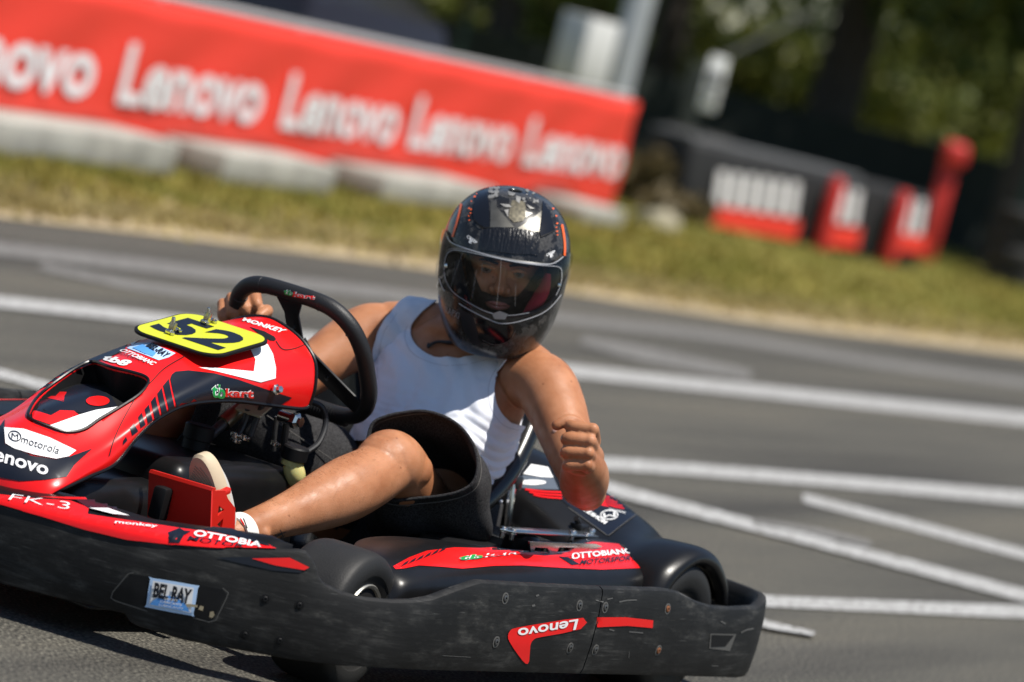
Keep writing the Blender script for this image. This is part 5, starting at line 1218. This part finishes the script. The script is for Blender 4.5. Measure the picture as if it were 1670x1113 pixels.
# --- tank top, cut from the trunk's own surface and let out into folds
neck = [(717, 490), (692, 483), (660, 494), (635, 515), (612, 548), (605, 581), (606, 620), (596, 680), (566, 690), (566, 722), (640, 722), (700, 712), (742, 720), (774, 758), (784, 806), (806, 818), (872, 694), (838, 691), (823, 683), (811, 665), (806, 640), (809, 621), (820, 600), (841, 579), (862, 565), (884, 558), (906, 570), (906, 552), (880, 530), (862, 546), (832, 566), (792, 578), (752, 587), (712, 585), (684, 570), (672, 550), (675, 530), (690, 510)]
def sd_np(P, poly):
    d = np.full(len(P), 1e9); ins = np.zeros(len(P), bool)
    for a in range(len(poly)):
        q = np.array(poly[a - 1], float); r = np.array(poly[a], float); e = r - q; w = P - q
        t = np.clip((w @ e) / max(e @ e, 1e-9), 0, 1); d = np.minimum(d, np.linalg.norm(w - t[:, None] * e, axis=1))
        with np.errstate(divide='ignore', invalid='ignore'):
            c = ((r[1] > P[:, 1]) != (q[1] > P[:, 1])) & (P[:, 0] < (q[0] - r[0]) * (P[:, 1] - r[1]) / (q[1] - r[1]) + r[0])
        ins ^= c
    return np.where(ins, d, -d)
iA = neck.index((872, 694)); iB = neck.index((884, 558)); iC = neck.index((880, 530))
neck_s = neck[:1] + spoly(neck[1:8], 3, False) + neck[8:iA] + spoly(neck[iA:iB + 1], 3, False) + neck[iB + 1:iC] + spoly(neck[iC:], 3, False)
val = sd_np(bpx, neck_s) / 800.0
back = np.minimum(np.minimum(.545 - co[:, 2], -.345 - co[:, 0] + .6 * np.maximum(0, co[:, 2] - .5)), .155 - np.abs(co[:, 1] - .105) - np.maximum(0, co[:, 2] - .42) * .25)
val = np.where(facing > -.02, val, back)
dom = (co[:, 0] < -.20) & (co[:, 0] > -.56) & (co[:, 2] > .235) & (co[:, 2] < .64) & (co[:, 2] > .262 + .9 * np.maximum(0, co[:, 0] + .235)) & (co[:, 1] > -.13) & (co[:, 1] < .345) & ~((co[:, 1] > .30) & (co[:, 2] < .52)) & ~((co[:, 1] < -.105) & (co[:, 2] < .50) & (co[:, 0] > -.31))
val = np.where(dom, val, -.05)
cx_ = co.copy()
for i in np.where(val > -.03)[0]:
    x, y, z = co[i]; p = Vector(co[i])
    low = max(0, min(1, (.47 - z) / .16)); side = max(0, min(1, (y - .12) / .12))
    w = .0045 + .010 * low
    w += low * (.0045 * math.sin(z * 290 + 5 * math.sin(y * 22) + 9 * noise.noise(p * 9)) * (.25 + .75 * side))
    w += .004 * noise.noise(Vector((x * 14, y * 26, z * 9))) * (.35 + low) + .0016 * noise.noise(p * 60)
    dg_ = (y - .105) * .8 + (z - .45); w += .0030 * math.sin(dg_ * 95 + 6 * noise.noise(p * 7)) * (1 - low) * .7
    cx_[i] = co[i] + no[i] * w
keep = [(q[0], q[1], q[2]) for q in quads if max(val[list(q)]) >= 0] + [(q[0], q[2], q[3]) for q in quads if len(q) == 4 and max(val[list(q)]) >= 0]
idx = sorted({i for t in keep for i in t}); mp = {o: n for n, o in enumerate(idx)}
sv, sf, _ = clip([Vector(cx_[i]) for i in idx], [tuple(mp[i] for i in t) for t in keep], [float(val[i]) for i in idx])
b = MB(); b.add(sv, sf); shirt = b.build('tank_top', M_shirt, person, sharp=180)
sm = shirt.modifiers.new('t', 'SOLIDIFY'); sm.thickness = .0028; sm.offset = 1
M_seam = mat('cotton_seam', (0.55, 0.55, 0.60), .9)
for q in ([(648, 512), (625, 545), (618, 581), (617, 620)], [(665, 530), (661, 552), (674, 577), (708, 595), (754, 597), (796, 588)], [(812, 597), (800, 620), (796, 641), (801, 669), (816, 691), (838, 700), (860, 700)]):
    stroke('seam', q, .9, [shirt], M_seam, shirt, off=.0034, smooth=6)

# --- shorts
hip, kne = Vector((-.36, .165, .18)), Vector((.05, .272, .355)); td_ = (kne - hip).normalized()
H0 = hip.lerp(kne, .90)
def onplane(x, y, c, n):
    d = kray(x, y); t = (c - KEYE).dot(n) / d.dot(n); return KEYE + d * t
hem_px = spoly([(606, 694), (628, 680), (660, 673), (692, 671), (725, 680), (752, 698), (772, 726), (779, 757), (773, 785), (752, 801), (720, 809), (682, 813), (645, 816), (615, 806), (600, 780), (598, 735)], 4)
hn = (td_ * .9 + img_f * .25).normalized()
hem = [onplane(x, y, H0, hn) for x, y in hem_px]; n = len(hem); hc_ = sum(hem, Vector()) / n
def shaped(ring0, c, sc, jit, seed):
    jit *= 1.7
    out = []
    for i, p in enumerate(ring0):
        d = (p - hc_); q = c + d * sc; out.append(q + d.normalized() * jit * noise.noise(q * 11 + Vector((seed, 0, 0))))
    return out
SHR = []
b = MB()
rows = [hem, shaped(hem, hc_ - td_ * .03 + Vector((0, 0, -.004)), 1.00, .010, 1), shaped(hem, hc_ - td_ * .08 + Vector((0, .004, -.022)), 1.03, .018, 2), shaped(hem, hc_ - td_ * .15 + Vector((0, .0, -.036)), 1.08, .022, 3), shaped(hem, hc_ - td_ * .23 + Vector((0, -.01, -.05)), 1.06, .016, 4), shaped(hem, hc_ - td_ * .30 + Vector((0, -.03, -.055)), 1.02, .0, 5), shaped(hem, hc_ - td_ * .36 + Vector((0, -.05, -.05)), .7, 0, 6)]
g = list(zip(*[crom([r[j] for r in rows], 6) for j in range(n)])); b.grid([[Vector(v) for v in r] for r in g], cu=True)
# right leg of the shorts
rh, rk = Vector((-.36, .03, .19)), Vector((.07, -.135, .355)); dr = (rk - rh).normalized(); ur = Vector((0, 0, 1)); sr = dr.cross(ur).normalized(); ur = sr.cross(dr)
rows = []; rpath = [Vector(v) for v in crom([rh, rh.lerp(rk, .5), (.075, -.137, .362), (.165, -.150, .335), (.215, -.152, .308)], 6)]
for k in range(len(rpath)):
    t = k / (len(rpath) - 1); c = rpath[k]; a = .098 + .004 * math.sin(t * 9); rr_ = ring(c, sr, ur, a * (1.0 if t < .9 else .99), a * .98, 36)
    rows.append([p + (p - c).normalized() * (.012 * noise.noise(p * 12) + .004 * noise.noise(p * 34)) for p in rr_])
b.grid(rows, cu=True)
# seat of the shorts
rows = [ring((-.348, .115, z), Vector((.14, 1, 0)).normalized(), Vector((1, -.14, 0)).normalized(), a, d, 40, 2.4) for z, a, d in ((.085, .165, .12), (.12, .180, .138), (.18, .182, .140), (.23, .174, .140), (.285, .166, .140), (.288, .160, .134))]
b.grid(rows, cu=True, cap0=True)
shorts = b.build('shorts', M_denim, person, sharp=80); sm = shorts.modifiers.new('t', 'SOLIDIFY'); sm.thickness = .003; sm.offset = -1
b = MB(); b.tube(hem, .0032, 8, closed=True); b.build('hem', M_denim, shorts)
q = [p - td_ * .022 + (p - hc_).normalized() * .0030 for p in hem]
b = MB(); b.tube(q, .0011, 5, closed=True); b.build('stitching', M_stitch, shorts)
fr = MB(); rg = random.Random(5)
for k in range(420):
    i = rg.randrange(n); p = hem[i].lerp(hem[(i + 1) % n], rg.random()); d = (td_ + Vector((rg.uniform(-.8, .8), rg.uniform(-.8, .8), rg.uniform(-.8, .8)))).normalized() * rg.uniform(.002, .006); e = d.orthogonal().normalized() * .0004
    fr.add([p - e, p + e, p + d], [(0, 1, 2)])
o = fr.build('frayed_threads', M_denim, shorts, smooth=False); o['kind'] = 'stuff'
b = MB(); b.tube([rh.lerp(rk, t) + sr * (-.0985 if sr.y > 0 else .0985) * -1 * 1.012 + ur * .03 for t in (.3, .45, .6, .75, .9)], .0012, 5, smooth=4); b.build('stitching', M_stitch, shorts)

# --- left shoe, sock, tattoo, leg hair
fa = Vector((.44, -.15, .88)).normalized(); fn_ = Vector((.88, -.06, -.45)); fn_ = (fn_ - fa * fn_.dot(fa)).normalized(); fs_ = fa.cross(fn_).normalized()
toe = U(328, 742, 1, .208); fc0 = toe - fa * .135
def shoe_ring(off, grow, nn=48):
    out = []
    for k in range(nn):
        t = 6.2832 * k / nn; a = math.sin(t); w = .037 * (1 + .10 * a) * (1 - .10 * max(0, -a)); out.append(fc0 + fn_ * off + fa * (.135 * math.copysign(abs(a) ** .9, a) * grow) + fs_ * (w * math.copysign(abs(math.cos(t)) ** .85, math.cos(t)) * grow))
    return out
b = MB(); b.grid([shoe_ring(-.020, .96), shoe_ring(-.016, 1.0), shoe_ring(.004, 1.02), shoe_ring(.010, .985), shoe_ring(.011, .94)], cu=True, cap0=True, cap1=True); shoe = b.build('shoe', M_sole, person, sharp=40)
b = MB(); rr_ = [shoe_ring(-.018, .90), shoe_ring(-.026, .86), shoe_ring(-.036, .70), shoe_ring(-.044, .45)]; b.grid(rr_, cu=True, cap0=True, cap1=True); b.build('upper', M_shoe, shoe)
tr_ = MB()
for k in range(15):                                          # curved tread ribs
    rad = .022 + .0062 * k; cc = fc0 + fa * .135 + fs_ * (-.050 if fs_.dot(kd(IR)) < 0 else .050) * -1 - fa * .085
    pts = []
    for j in range(22):
        an = R(-75 + 150 * j / 21); p = cc + fa * (math.cos(an) * rad) + (fs_ * math.sin(an) * rad * -1 if False else fs_ * math.sin(an) * rad)
        dv = p - fc0; a, s_ = dv.dot(fa) / .135, dv.dot(fs_) / .044
        if abs(a) ** 2.1 + abs(s_) ** 2.2 < .80: pts.append(p + fn_ * .0115)
    if len(pts) > 3: tr_.tube(pts, .0012, 6)
o = tr_.build('tread_ribs', M_sole_d, shoe); o['kind'] = 'stuff'
ax_ = (Vector((.31, .265, .246)) - Vector((.445, .254, .200))).normalized(); c = Vector((.458, .252, .1945))
b = MB(); b.lathe(c, ax_, [(.034, -.012), (.0375, -.011), (.0385, 0), (.0385, .012), (.0372, .016), (.034, .017)], 32, closed=True); sock = b.build('sock', M_sock, person)
for q, m in ((((388, 850), (394, 862)), M_blk_m), (((392, 846), (399, 858)), M_redst), (((397, 846), (403, 862)), M_blk_m)): stroke('sock_stripe', [*q], 1.6, [sock], m, sock, off=.001, smooth=3)
for q, w in ((((432, 878), (446, 876), (460, 870)), 1.6), (((434, 886), (448, 884), (456, 880)), 1.5), (((438, 873), (439, 888)), 1.2), (((449, 871), (450, 887)), 1.4), (((456, 864), (462, 876)), 1.3), (((452, 872), (466, 867)), 1.2), (((455, 878), (464, 873)), 1.2), (((424, 880), (430, 876), (428, 884)), 1.1)):
    stroke('tattoo', list(q), w * 1.25, BT, M_ink, body_o, off=.0014, smooth=4)
hr = MB(); tree_l = bvh(BT); rg = random.Random(8); shin = Vector((.45, .25, .2)) - Vector((.05, .27, .36)); shin.normalize()
for k in range(2600):
    a = Vector((.07, .274, .34)).lerp(Vector((.42, .255, .21)), rg.random()); d = shin.orthogonal().normalized(); d.rotate(Quaternion(shin, rg.uniform(0, 6.28)))
    h = tree_l.ray_cast(a + d * .14, -d)
    if h[0] is None or h[3] > .13: continue
    p = h[0]; g_ = (h[1] * .55 + shin * .8 + Vector((rg.uniform(-.4, .4), rg.uniform(-.4, .4), rg.uniform(-.5, .2)))).normalized() * rg.uniform(.008, .016); e = g_.orthogonal().normalized() * .00013
    hr.add([p - e, p + e, p + g_], [(0, 1, 2)])
o = hr.build('leg_hair', mat('brown_body_hair', (.10, .05, .025), .7), body_o, smooth=False); o['kind'] = 'stuff'

# --- face details
for s in (-1, 1):
    b = MB(); c = HP(s * .032, .012, .0745); b.lathe(c - HZ * .009, HZ, [(0, 0), (.009, .002), (.0115, .007), (.0105, .0125), (.007, .0165), (0, .019)], 20); e_ = b.build('eye', M_eye, body_o)
    b = MB(); b.lathe(c + HZ * .0090, HZ, [(.0062, -.002), (.0055, .0006), (0, .0014)], 18); b.build('iris', M_iris, e_)
    b = MB(); b.tube([HP(s * .016, .0162, .0888), HP(s * .032, .0196, .0902), HP(s * .046, .0150, .080)], [.0028, .0036, .0022], 10, smooth=5); b.build('eyelid', M_skin, body_o)
    b = MB(); b.tube([HP(s * .011, .0265, .092), HP(s * .030, .0315, .0895), HP(s * .050, .0265, .074)], [.0026, .0032, .0012], 8, smooth=5); b.build('eyebrow', M_hair, body_o)
b = MB(); b.tube([HP(-.024, -.0545, .083), HP(-.010, -.0515, .0925), HP(0, -.053, .0935), HP(.010, -.0515, .0925), HP(.024, -.0545, .083)], [.001, .0036, .0032, .0036, .001], 8, smooth=5); b.build('upper_lip', M_lip, body_o)
b = MB(); b.tube([HP(-.022, -.057, .083), HP(0, -.0605, .0925), HP(.022, -.057, .083)], [.001, .0046, .001], 8, smooth=6); b.build('lower_lip', M_lip, body_o)
hl = np.array([(Vector(c) - HC) for c in co]) if False else (co - np.array(HC)); lx = hl @ np.array(HX); ly = hl @ np.array(HY); lz = hl @ np.array(HZ)
bv = np.minimum(np.minimum(-.034 + .35 * np.abs(lx) * 0 - ly + np.clip(np.abs(lx) - .035, 0, .05) * 1.6, lz - .005), ly + .12)
mo = ((lx / .023) ** 2 + ((ly + .056) / .0085) ** 2 - 1) * .006
bv = np.where((np.abs(lx) < .09) & (lz > 0) & (ly < .03) & (ly > -.13), np.minimum(bv, mo), -.05)
ii = np.where(bv > -.006)[0]; keepf = [q for q in quads if max(bv[list(q)]) >= 0]; keepf = [(q[0], q[1], q[2]) for q in keepf] + [(q[0], q[2], q[3]) for q in keepf if len(q) == 4]
idx = sorted({i for t in keepf for i in t}); mp = {o: n for n, o in enumerate(idx)}
if idx:
    sv, sf, _ = clip([Vector(co[i] + no[i] * (.0016 + .0012 * abs(noise.noise(Vector(co[i]) * 400)))) for i in idx], [tuple(mp[i] for i in t) for t in keepf], [float(bv[i]) for i in idx])
    b = MB(); b.add(sv, sf); b.build('beard', mat('short_beard', (0.035, 0.020, 0.012), 0.8, bump=.6, bscale=600), body_o)
tn = bvh(BT).ray_cast(KEYE, kray(905, 702))
if tn[0] is not None:
    nn_ = tn[1] if tn[1].dot(kray(905, 702)) < 0 else -tn[1]; b = MB(); b.lathe(tn[0] - nn_ * .0016, nn_, [(0, 0), (.0052, 0), (.0050, .0022), (.003, .0028), (0, .0030)], 16); b.build('thumbnail', M_nail, body_o)

# --- helmet
HS = [  # height, half width, front, back, exponent, centre shift in z
    (-.158, .070, .112, .085, 2.3), (-.150, .086, .132, .098, 2.3), (-.125, .102, .150, .112, 2.3), (-.09, .1155, .158, .130, 2.35), (-.045, .1245, .156, .150, 2.35), (.0, .1285, .150, .165, 2.3), (.045, .1275, .140, .172, 2.25), (.085, .118, .122, .165, 2.2), (.115, .101, .098, .145, 2.15), (.138, .077, .070, .112, 2.1), (.152, .046, .040, .07, 2.0), (.157, .015, .012, .02, 2.0)]
def helm(grow, n=72, sub=6):
    rows = []
    for y, w, f_, b_, p in crom(HS, sub):
        w += grow; f_ += grow; b_ += grow; y2 = y * (1 + grow / .157); r_ = []
        for k in range(n):
            t = 6.2832 * k / n; sx, cz = math.sin(t), math.cos(t)
            xx = w * math.copysign(abs(sx) ** (2 / p), sx); zz = (f_ if cz > 0 else b_) * math.copysign(abs(cz) ** (2 / p), cz)
            r_.append(HP(xx, y2, zz))
        rows.append(r_)
    return rows
def c4(*q): return [(680 + x / 3.4786, 280 + y / 3.4786) for x, y in q]
port = spoly(c4((155, 560), (160, 500), (186, 452), (250, 448), (380, 474), (560, 512), (700, 530), (795, 538), (820, 566), (814, 640), (788, 704), (735, 760), (640, 806), (520, 822), (405, 804), (300, 752), (212, 692), (168, 625)), 3)
visr = spoly(c4((60, 420), (140, 330), (170, 345), (200, 402), (330, 450), (480, 491), (620, 516), (760, 521), (845, 468), (900, 470), (880, 570), (820, 700), (770, 765), (700, 815), (570, 858), (480, 868), (420, 848), (330, 806), (240, 752), (160, 684), (60, 620)), 3)
def tris_of(m): return [t for f in m.f for t in ((f[0], f[1], f[2]), (f[0], f[2], f[3])) if len(f) == 4]
hm = MB(); hm.grid(helm(0), cu=True); full_h = BVHTree.FromPolygons(hm.v, [f for f in hm.f])
bmh = bmesh.new(); 
def face_sign(v):                                            # towards the viewer or away, on the helmet
    q = v - HC; return q.dot(HZ) > -.01
val = [sdist(*pix(v), port) if face_sign(v) else 40.0 for v in hm.v]
kv, kf_, _ = clip(hm.v, tris_of(hm), val)
def m_helmet():
    m = mat('dark_helmet_lacquer', (0.010, 0.010, 0.011), 0.27, spec=0.40, coat=0.22); n = m.node_tree.nodes; l = m.node_tree.links; b = n['Principled BSDF']
    tc = n.new('ShaderNodeTexCoord'); a = n.new('ShaderNodeTexNoise'); a.inputs['Scale'].default_value = 34; a.inputs['Detail'].default_value = 8; a.inputs['Roughness'].default_value = .7; l.new(tc.outputs['Object'], a.inputs['Vector'])
    r1 = ramp(n, [(0.48, (0.010, 0.0095, 0.009)), (0.54, (0.065, 0.062, 0.058)), (0.60, (0.024, 0.023, 0.021)), (0.68, (0.085, 0.082, 0.076))]); l.new(a.outputs['Fac'], r1.inputs[0]); l.new(r1.outputs[0], b.inputs['Base Color']); return m
M_helm = m_helmet()
b = MB(); b.add(kv, kf_); helmet = b.build('helmet', M_helm, person, sharp=60)
sm = helmet.modifiers.new('t', 'SOLIDIFY'); sm.thickness = .006; sm.offset = -1
# padded lining
li = MB(); li.grid(helm(-.018, 48, 3), cu=True)
val = [sdist(*pix(v), port) - 4 if face_sign(v) else 40.0 for v in li.v]
kv, kf_, _ = clip(li.v, tris_of(li), val); b = MB(); b.add(kv, kf_); b.build('lining', mat('grey_lining', (.13, .125, .12), .95), helmet)
# rubber gasket round the port
P = []
for x, y in port:
    h = full_h.ray_cast(KEYE, kray(x, y)); P.append(h[0])
P = [p for p in P if p is not None]
b = MB(); b.tube(P, .0045, 8, closed=True); b.build('port_gasket', mat('grey_gasket', (.035, .035, .037), .4), helmet)
# cheek pads, red one in view
chk = mat('red_mesh_fabric', (.42, .02, .04), .85, bump=.6, bscale=500)
for s in (1, -1):
    rows = [ring(HP(s * .092, -.020 - .018 * k, .085 - .006 * k), HX, HY, .010 + .004 * math.sin(k * .8), .012, 14) for k in range(5)]
    b = MB(); b.tube([HP(s * .088, .022, .088), HP(s * .084, -.010, .098), HP(s * .068, -.045, .110), HP(s * .055, -.060, .116)], [.006, .013, .013, .006], 12, smooth=5); b.build('cheek_pad', chk if s > 0 else mat('grey_pad', (.02, .02, .022), .9), helmet)
    b = MB(); b.tube([HP(s * .098, .040, .060), HP(s * .100, -.01, .075), HP(s * .090, -.06, .090)], [.012, .018, .014], 12, smooth=5); b.build('side_pad', mat('dark_pad', (.010, .010, .011), .95), helmet)
# visor
vm = MB(); vm.grid(helm(.0045), cu=True)
val = [-sdist(*pix(v), visr) if (v - HC).dot(HZ) > .0 else -40.0 for v in vm.v]
kv, kf_, _ = clip(vm.v, tris_of(vm), val)
def m_visor():
    m = bpy.data.materials.new('clear_smoked_visor'); m.use_nodes = True; n = m.node_tree.nodes; l = m.node_tree.links; n.clear()
    t = n.new('ShaderNodeBsdfTransparent'); t.inputs[0].default_value = (.985, .986, .988, 1); g = n.new('ShaderNodeBsdfGlossy'); g.inputs['Roughness'].default_value = .03
    f = n.new('ShaderNodeFresnel'); f.inputs[0].default_value = 1.38; mx = n.new('ShaderNodeMixShader'); o = n.new('ShaderNodeOutputMaterial')
    l.new(f.outputs[0], mx.inputs[0]); l.new(t.outputs[0], mx.inputs[1]); l.new(g.outputs[0], mx.inputs[2]); l.new(mx.outputs[0], o.inputs[0]); return m
b = MB(); b.add(kv, kf_); visor = b.build('visor', m_visor(), helmet, sharp=180)
M_vedge = mat('clear_plastic_edge', (.40, .41, .43), .15, spec=.6)
HT = [helmet]; VT = [visor]
stroke('visor_edge', c4((128, 604), (160, 680), (240, 748), (330, 801), (420, 844), (480, 862), (570, 852), (695, 810), (765, 760), (815, 698)), 1.5, VT, M_vedge, helmet, off=.0012)
stroke('visor_edge', c4((170, 352), (200, 405), (330, 453), (480, 494), (620, 519), (760, 524), (838, 475)), 1.6, VT, M_vedge, helmet, off=.0012)
stroke('visor_rib', c4((158, 560), (163, 502), (188, 454), (250, 450), (380, 476), (560, 514), (700, 532), (795, 540), (818, 568), (812, 640), (786, 702)), .9, VT, M_vedge, helmet, off=.0016)
stroke('visor_rib', c4((158, 570), (170, 624), (214, 690), (302, 748), (405, 798), (520, 816), (636, 800)), .9, VT, M_vedge, helmet, off=.0016)
sticker('visor_tab', c4((425, 806), (470, 790), (515, 808), (500, 838), (440, 836)), VT, mat('clear_tab', (.16, .16, .165), .2), helmet, off=.003, cell=4)
for p in ((165, 535), (806, 645)):
    q = c4(p)[0]; h = bvh(VT).ray_cast(KEYE, kray(*q))
    if h[0] is not None: b = MB(); b.lathe(h[0], -kray(*q), [(0, 0), (.004, 0), (.004, .003), (0, .004)], 12); b.build('visor_pin', M_chrome, helmet)
# graphics, vents and tape on the shell
M_gun = mat('gunmetal_foil', (.13, .125, .11), .42, metal=.8, var=.2, vscale=60); M_gl = mat('gloss_black_vent', (.006, .006, .007), .15, coat=.4)
M_org = mat('orange_line', (.85, .13, .02), .4); M_silver = mat('worn_silver', (.30, .29, .27), .42, metal=.5, var=.3, vscale=90)
sticker('grey_facet', c4((420, 162), (485, 240), (551, 318), (415, 318)), HT, M_gun, helmet)
sticker('grey_facet', c4((708, 222), (692, 344), (568, 324), (640, 280)), HT, M_gun, helmet)
sticker('vent_flap', c4((362, 88), (400, 130), (412, 200), (414, 318), (392, 322), (330, 288), (318, 235), (335, 150)), HT, M_gl, helmet, off=.002)
sticker('vent_flap', c4((712, 168), (750, 230), (778, 330), (745, 352), (698, 372), (694, 345)), HT, M_gl, helmet, off=.002)
stroke('vent_edge', c4((325, 275), (370, 318), (412, 322)), 1.8, HT, M_blk_m, helmet, off=.003); stroke('vent_edge', c4((700, 372), (752, 350), (780, 332)), 1.8, HT, M_blk_m, helmet, off=.003)
rg = random.Random(4)
for k in range(46):                                          # chipped silver on the crown
    if k < 16: x, y = rg.uniform(440, 600), 62 + rg.uniform(-6, 14)
    elif k < 32: x, y = 420 + rg.uniform(-5, 40), rg.uniform(85, 150)
    else: x, y = 600 + rg.uniform(0, 95), 75 + rg.uniform(0, 100)
    s = rg.uniform(5, 15); q = [(x + s * rg.uniform(.5, 1.3) * math.cos(a), y + s * rg.uniform(.4, 1) * math.sin(a)) for a in (0, 1.0, 2.1, 3.1, 4.2, 5.3)]
    sticker('paint_chip', c4(*q), HT, M_silver, helmet, cell=3)
sticker('worn_patch', c4((540, 165), (612, 172), (622, 250), (600, 282), (548, 290), (520, 262), (528, 205)), HT, mat('worn_brass_patch', (.10, .088, .060), .5, metal=.4, var=.7, vscale=120), helmet)
for q in (((495, 222), (520, 218), (516, 260)), ((612, 225), (655, 240), (615, 265)), ((560, 140), (590, 150), (580, 185), (562, 170)), ((470, 186), (520, 190), (540, 205), (500, 205)), ((620, 190), (668, 214), (640, 215)), ((515, 115), (560, 128), (545, 142), (520, 138))):
    sticker('paint_chip', c4(*q), HT, M_silver, helmet, off=.0018, cell=3)
tp_px = [(372, 332), (455, 318), (560, 325), (688, 348), (694, 400), (686, 478), (640, 470), (560, 470), (460, 458), (362, 448), (366, 390)]
tape = sticker('tape', c4(*tp_px), HT, mat('wrinkled_black_tape', (.007, .007, .008), .26, spec=.55), helmet, off=.0025, cell=1.1)
if tape:
    for v in tape.data.vertices:
        p = v.co + OFF[tape.name]; x_, y_ = (p - HC).dot(HX), (p - HC).dot(HY)
        v.co += HZ * (.0016 * noise.noise(Vector((x_ * 330, y_ * 40, 0))) + .0008 * noise.noise(Vector((x_ * 900, y_ * 160, 3))))
stroke('orange_line', c4((256, 166), (250, 205), (232, 280), (204, 372)), 3.4, HT, M_org, helmet, off=.0016); stroke('orange_line', c4((819, 302), (830, 360), (836, 420), (834, 478)), 3.2, HT, M_org, helmet, off=.0016)
for x, y in ((342, 132), (330, 148), (312, 174), (300, 214), (310, 220), (308, 240), (298, 256), (300, 280), (768, 215), (785, 256), (790, 298), (786, 320), (790, 342), (792, 362)):
    s = rg.uniform(3.5, 6.5); sticker('orange_fleck', c4((x - s, y - s * .6), (x + s, y - s * .8), (x + s * .8, y + s * .7), (x - s * .7, y + s * .7)), HT, M_org, helmet, off=.0026, cell=3)
lettering('CREEP', c4((284, 376), (338, 414), (346, 400), (292, 360)), HT, M_wst, helmet, bold=.03); lettering('E', c4((296, 404), (312, 412), (318, 392), (304, 384)), HT, M_wst, helmet, bold=.05)
lettering('CREEP', c4((730, 484), (778, 462), (780, 446), (732, 468)), HT, M_wst, helmet, bold=.03); lettering('E', c4((752, 490), (768, 482), (766, 464), (752, 470)), HT, M_wst, helmet, bold=.05)
lettering('RAPXI', c4((166, 800), (240, 836), (246, 800), (164, 762)), HT, mat('grey_print', (.22, .22, .23), .5), helmet)
sticker('red_decal', c4((128, 392), (148, 318), (162, 340), (172, 362), (150, 388)), HT, M_redst, helmet)
sticker('chin_vent', c4((318, 815), (420, 858), (480, 874), (570, 862), (600, 880), (520, 966), (436, 992), (356, 960), (344, 900)), HT, M_gl, helmet)
stroke('vent_edge', c4((556, 900), (520, 958), (440, 980), (372, 952)), 1.2, HT, M_steel, helmet, off=.0024)
sticker('chin_facet', c4((240, 780), (318, 815), (346, 905), (356, 1000), (300, 960), (262, 890)), HT, mat('dark_gunmetal', (.035, .036, .040), .35, metal=.5), helmet)
# chin strap with its loose end
tb_ = bvh([body_o, shirt]); sp = [lay(x, y, tb_, .006) for x, y in ((768, 556), (752, 558), (735, 561), (718, 560), (708, 563), (700, 569), (701, 563))]
b = MB(); b.tube([q for q in sp if q], [.0035, .004, .0042, .003, .0032, .0032, .002][:len([q for q in sp if q])], 8, smooth=5); b.build('chin_strap', M_hose, helmet)
M_glint = bpy.data.materials.new('painted_visor_glint'); M_glint.use_nodes = True; n_ = M_glint.node_tree.nodes; t_n = n_.new('ShaderNodeBsdfTransparent'); m_n = n_.new('ShaderNodeMixShader'); m_n.inputs[0].default_value = .75
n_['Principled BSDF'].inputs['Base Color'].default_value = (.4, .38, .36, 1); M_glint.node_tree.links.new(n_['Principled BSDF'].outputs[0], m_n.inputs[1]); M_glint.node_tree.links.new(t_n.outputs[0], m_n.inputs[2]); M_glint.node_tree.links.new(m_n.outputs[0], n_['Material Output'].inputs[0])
for q, w in (((c4((478, 500), (472, 600), (460, 690), (452, 770))), 1.2), ((c4((338, 560), (326, 640), (312, 720))), 1.0), ((c4((262, 460), (225, 560), (192, 660))), 1.2), ((c4((372, 520), (366, 590))), .7), ((c4((560, 640), (556, 760))), .7)): stroke('painted_glint', q, w, VT, M_glint, helmet, off=.0014)  # thin pale streaks painted on the visor to stand for reflections
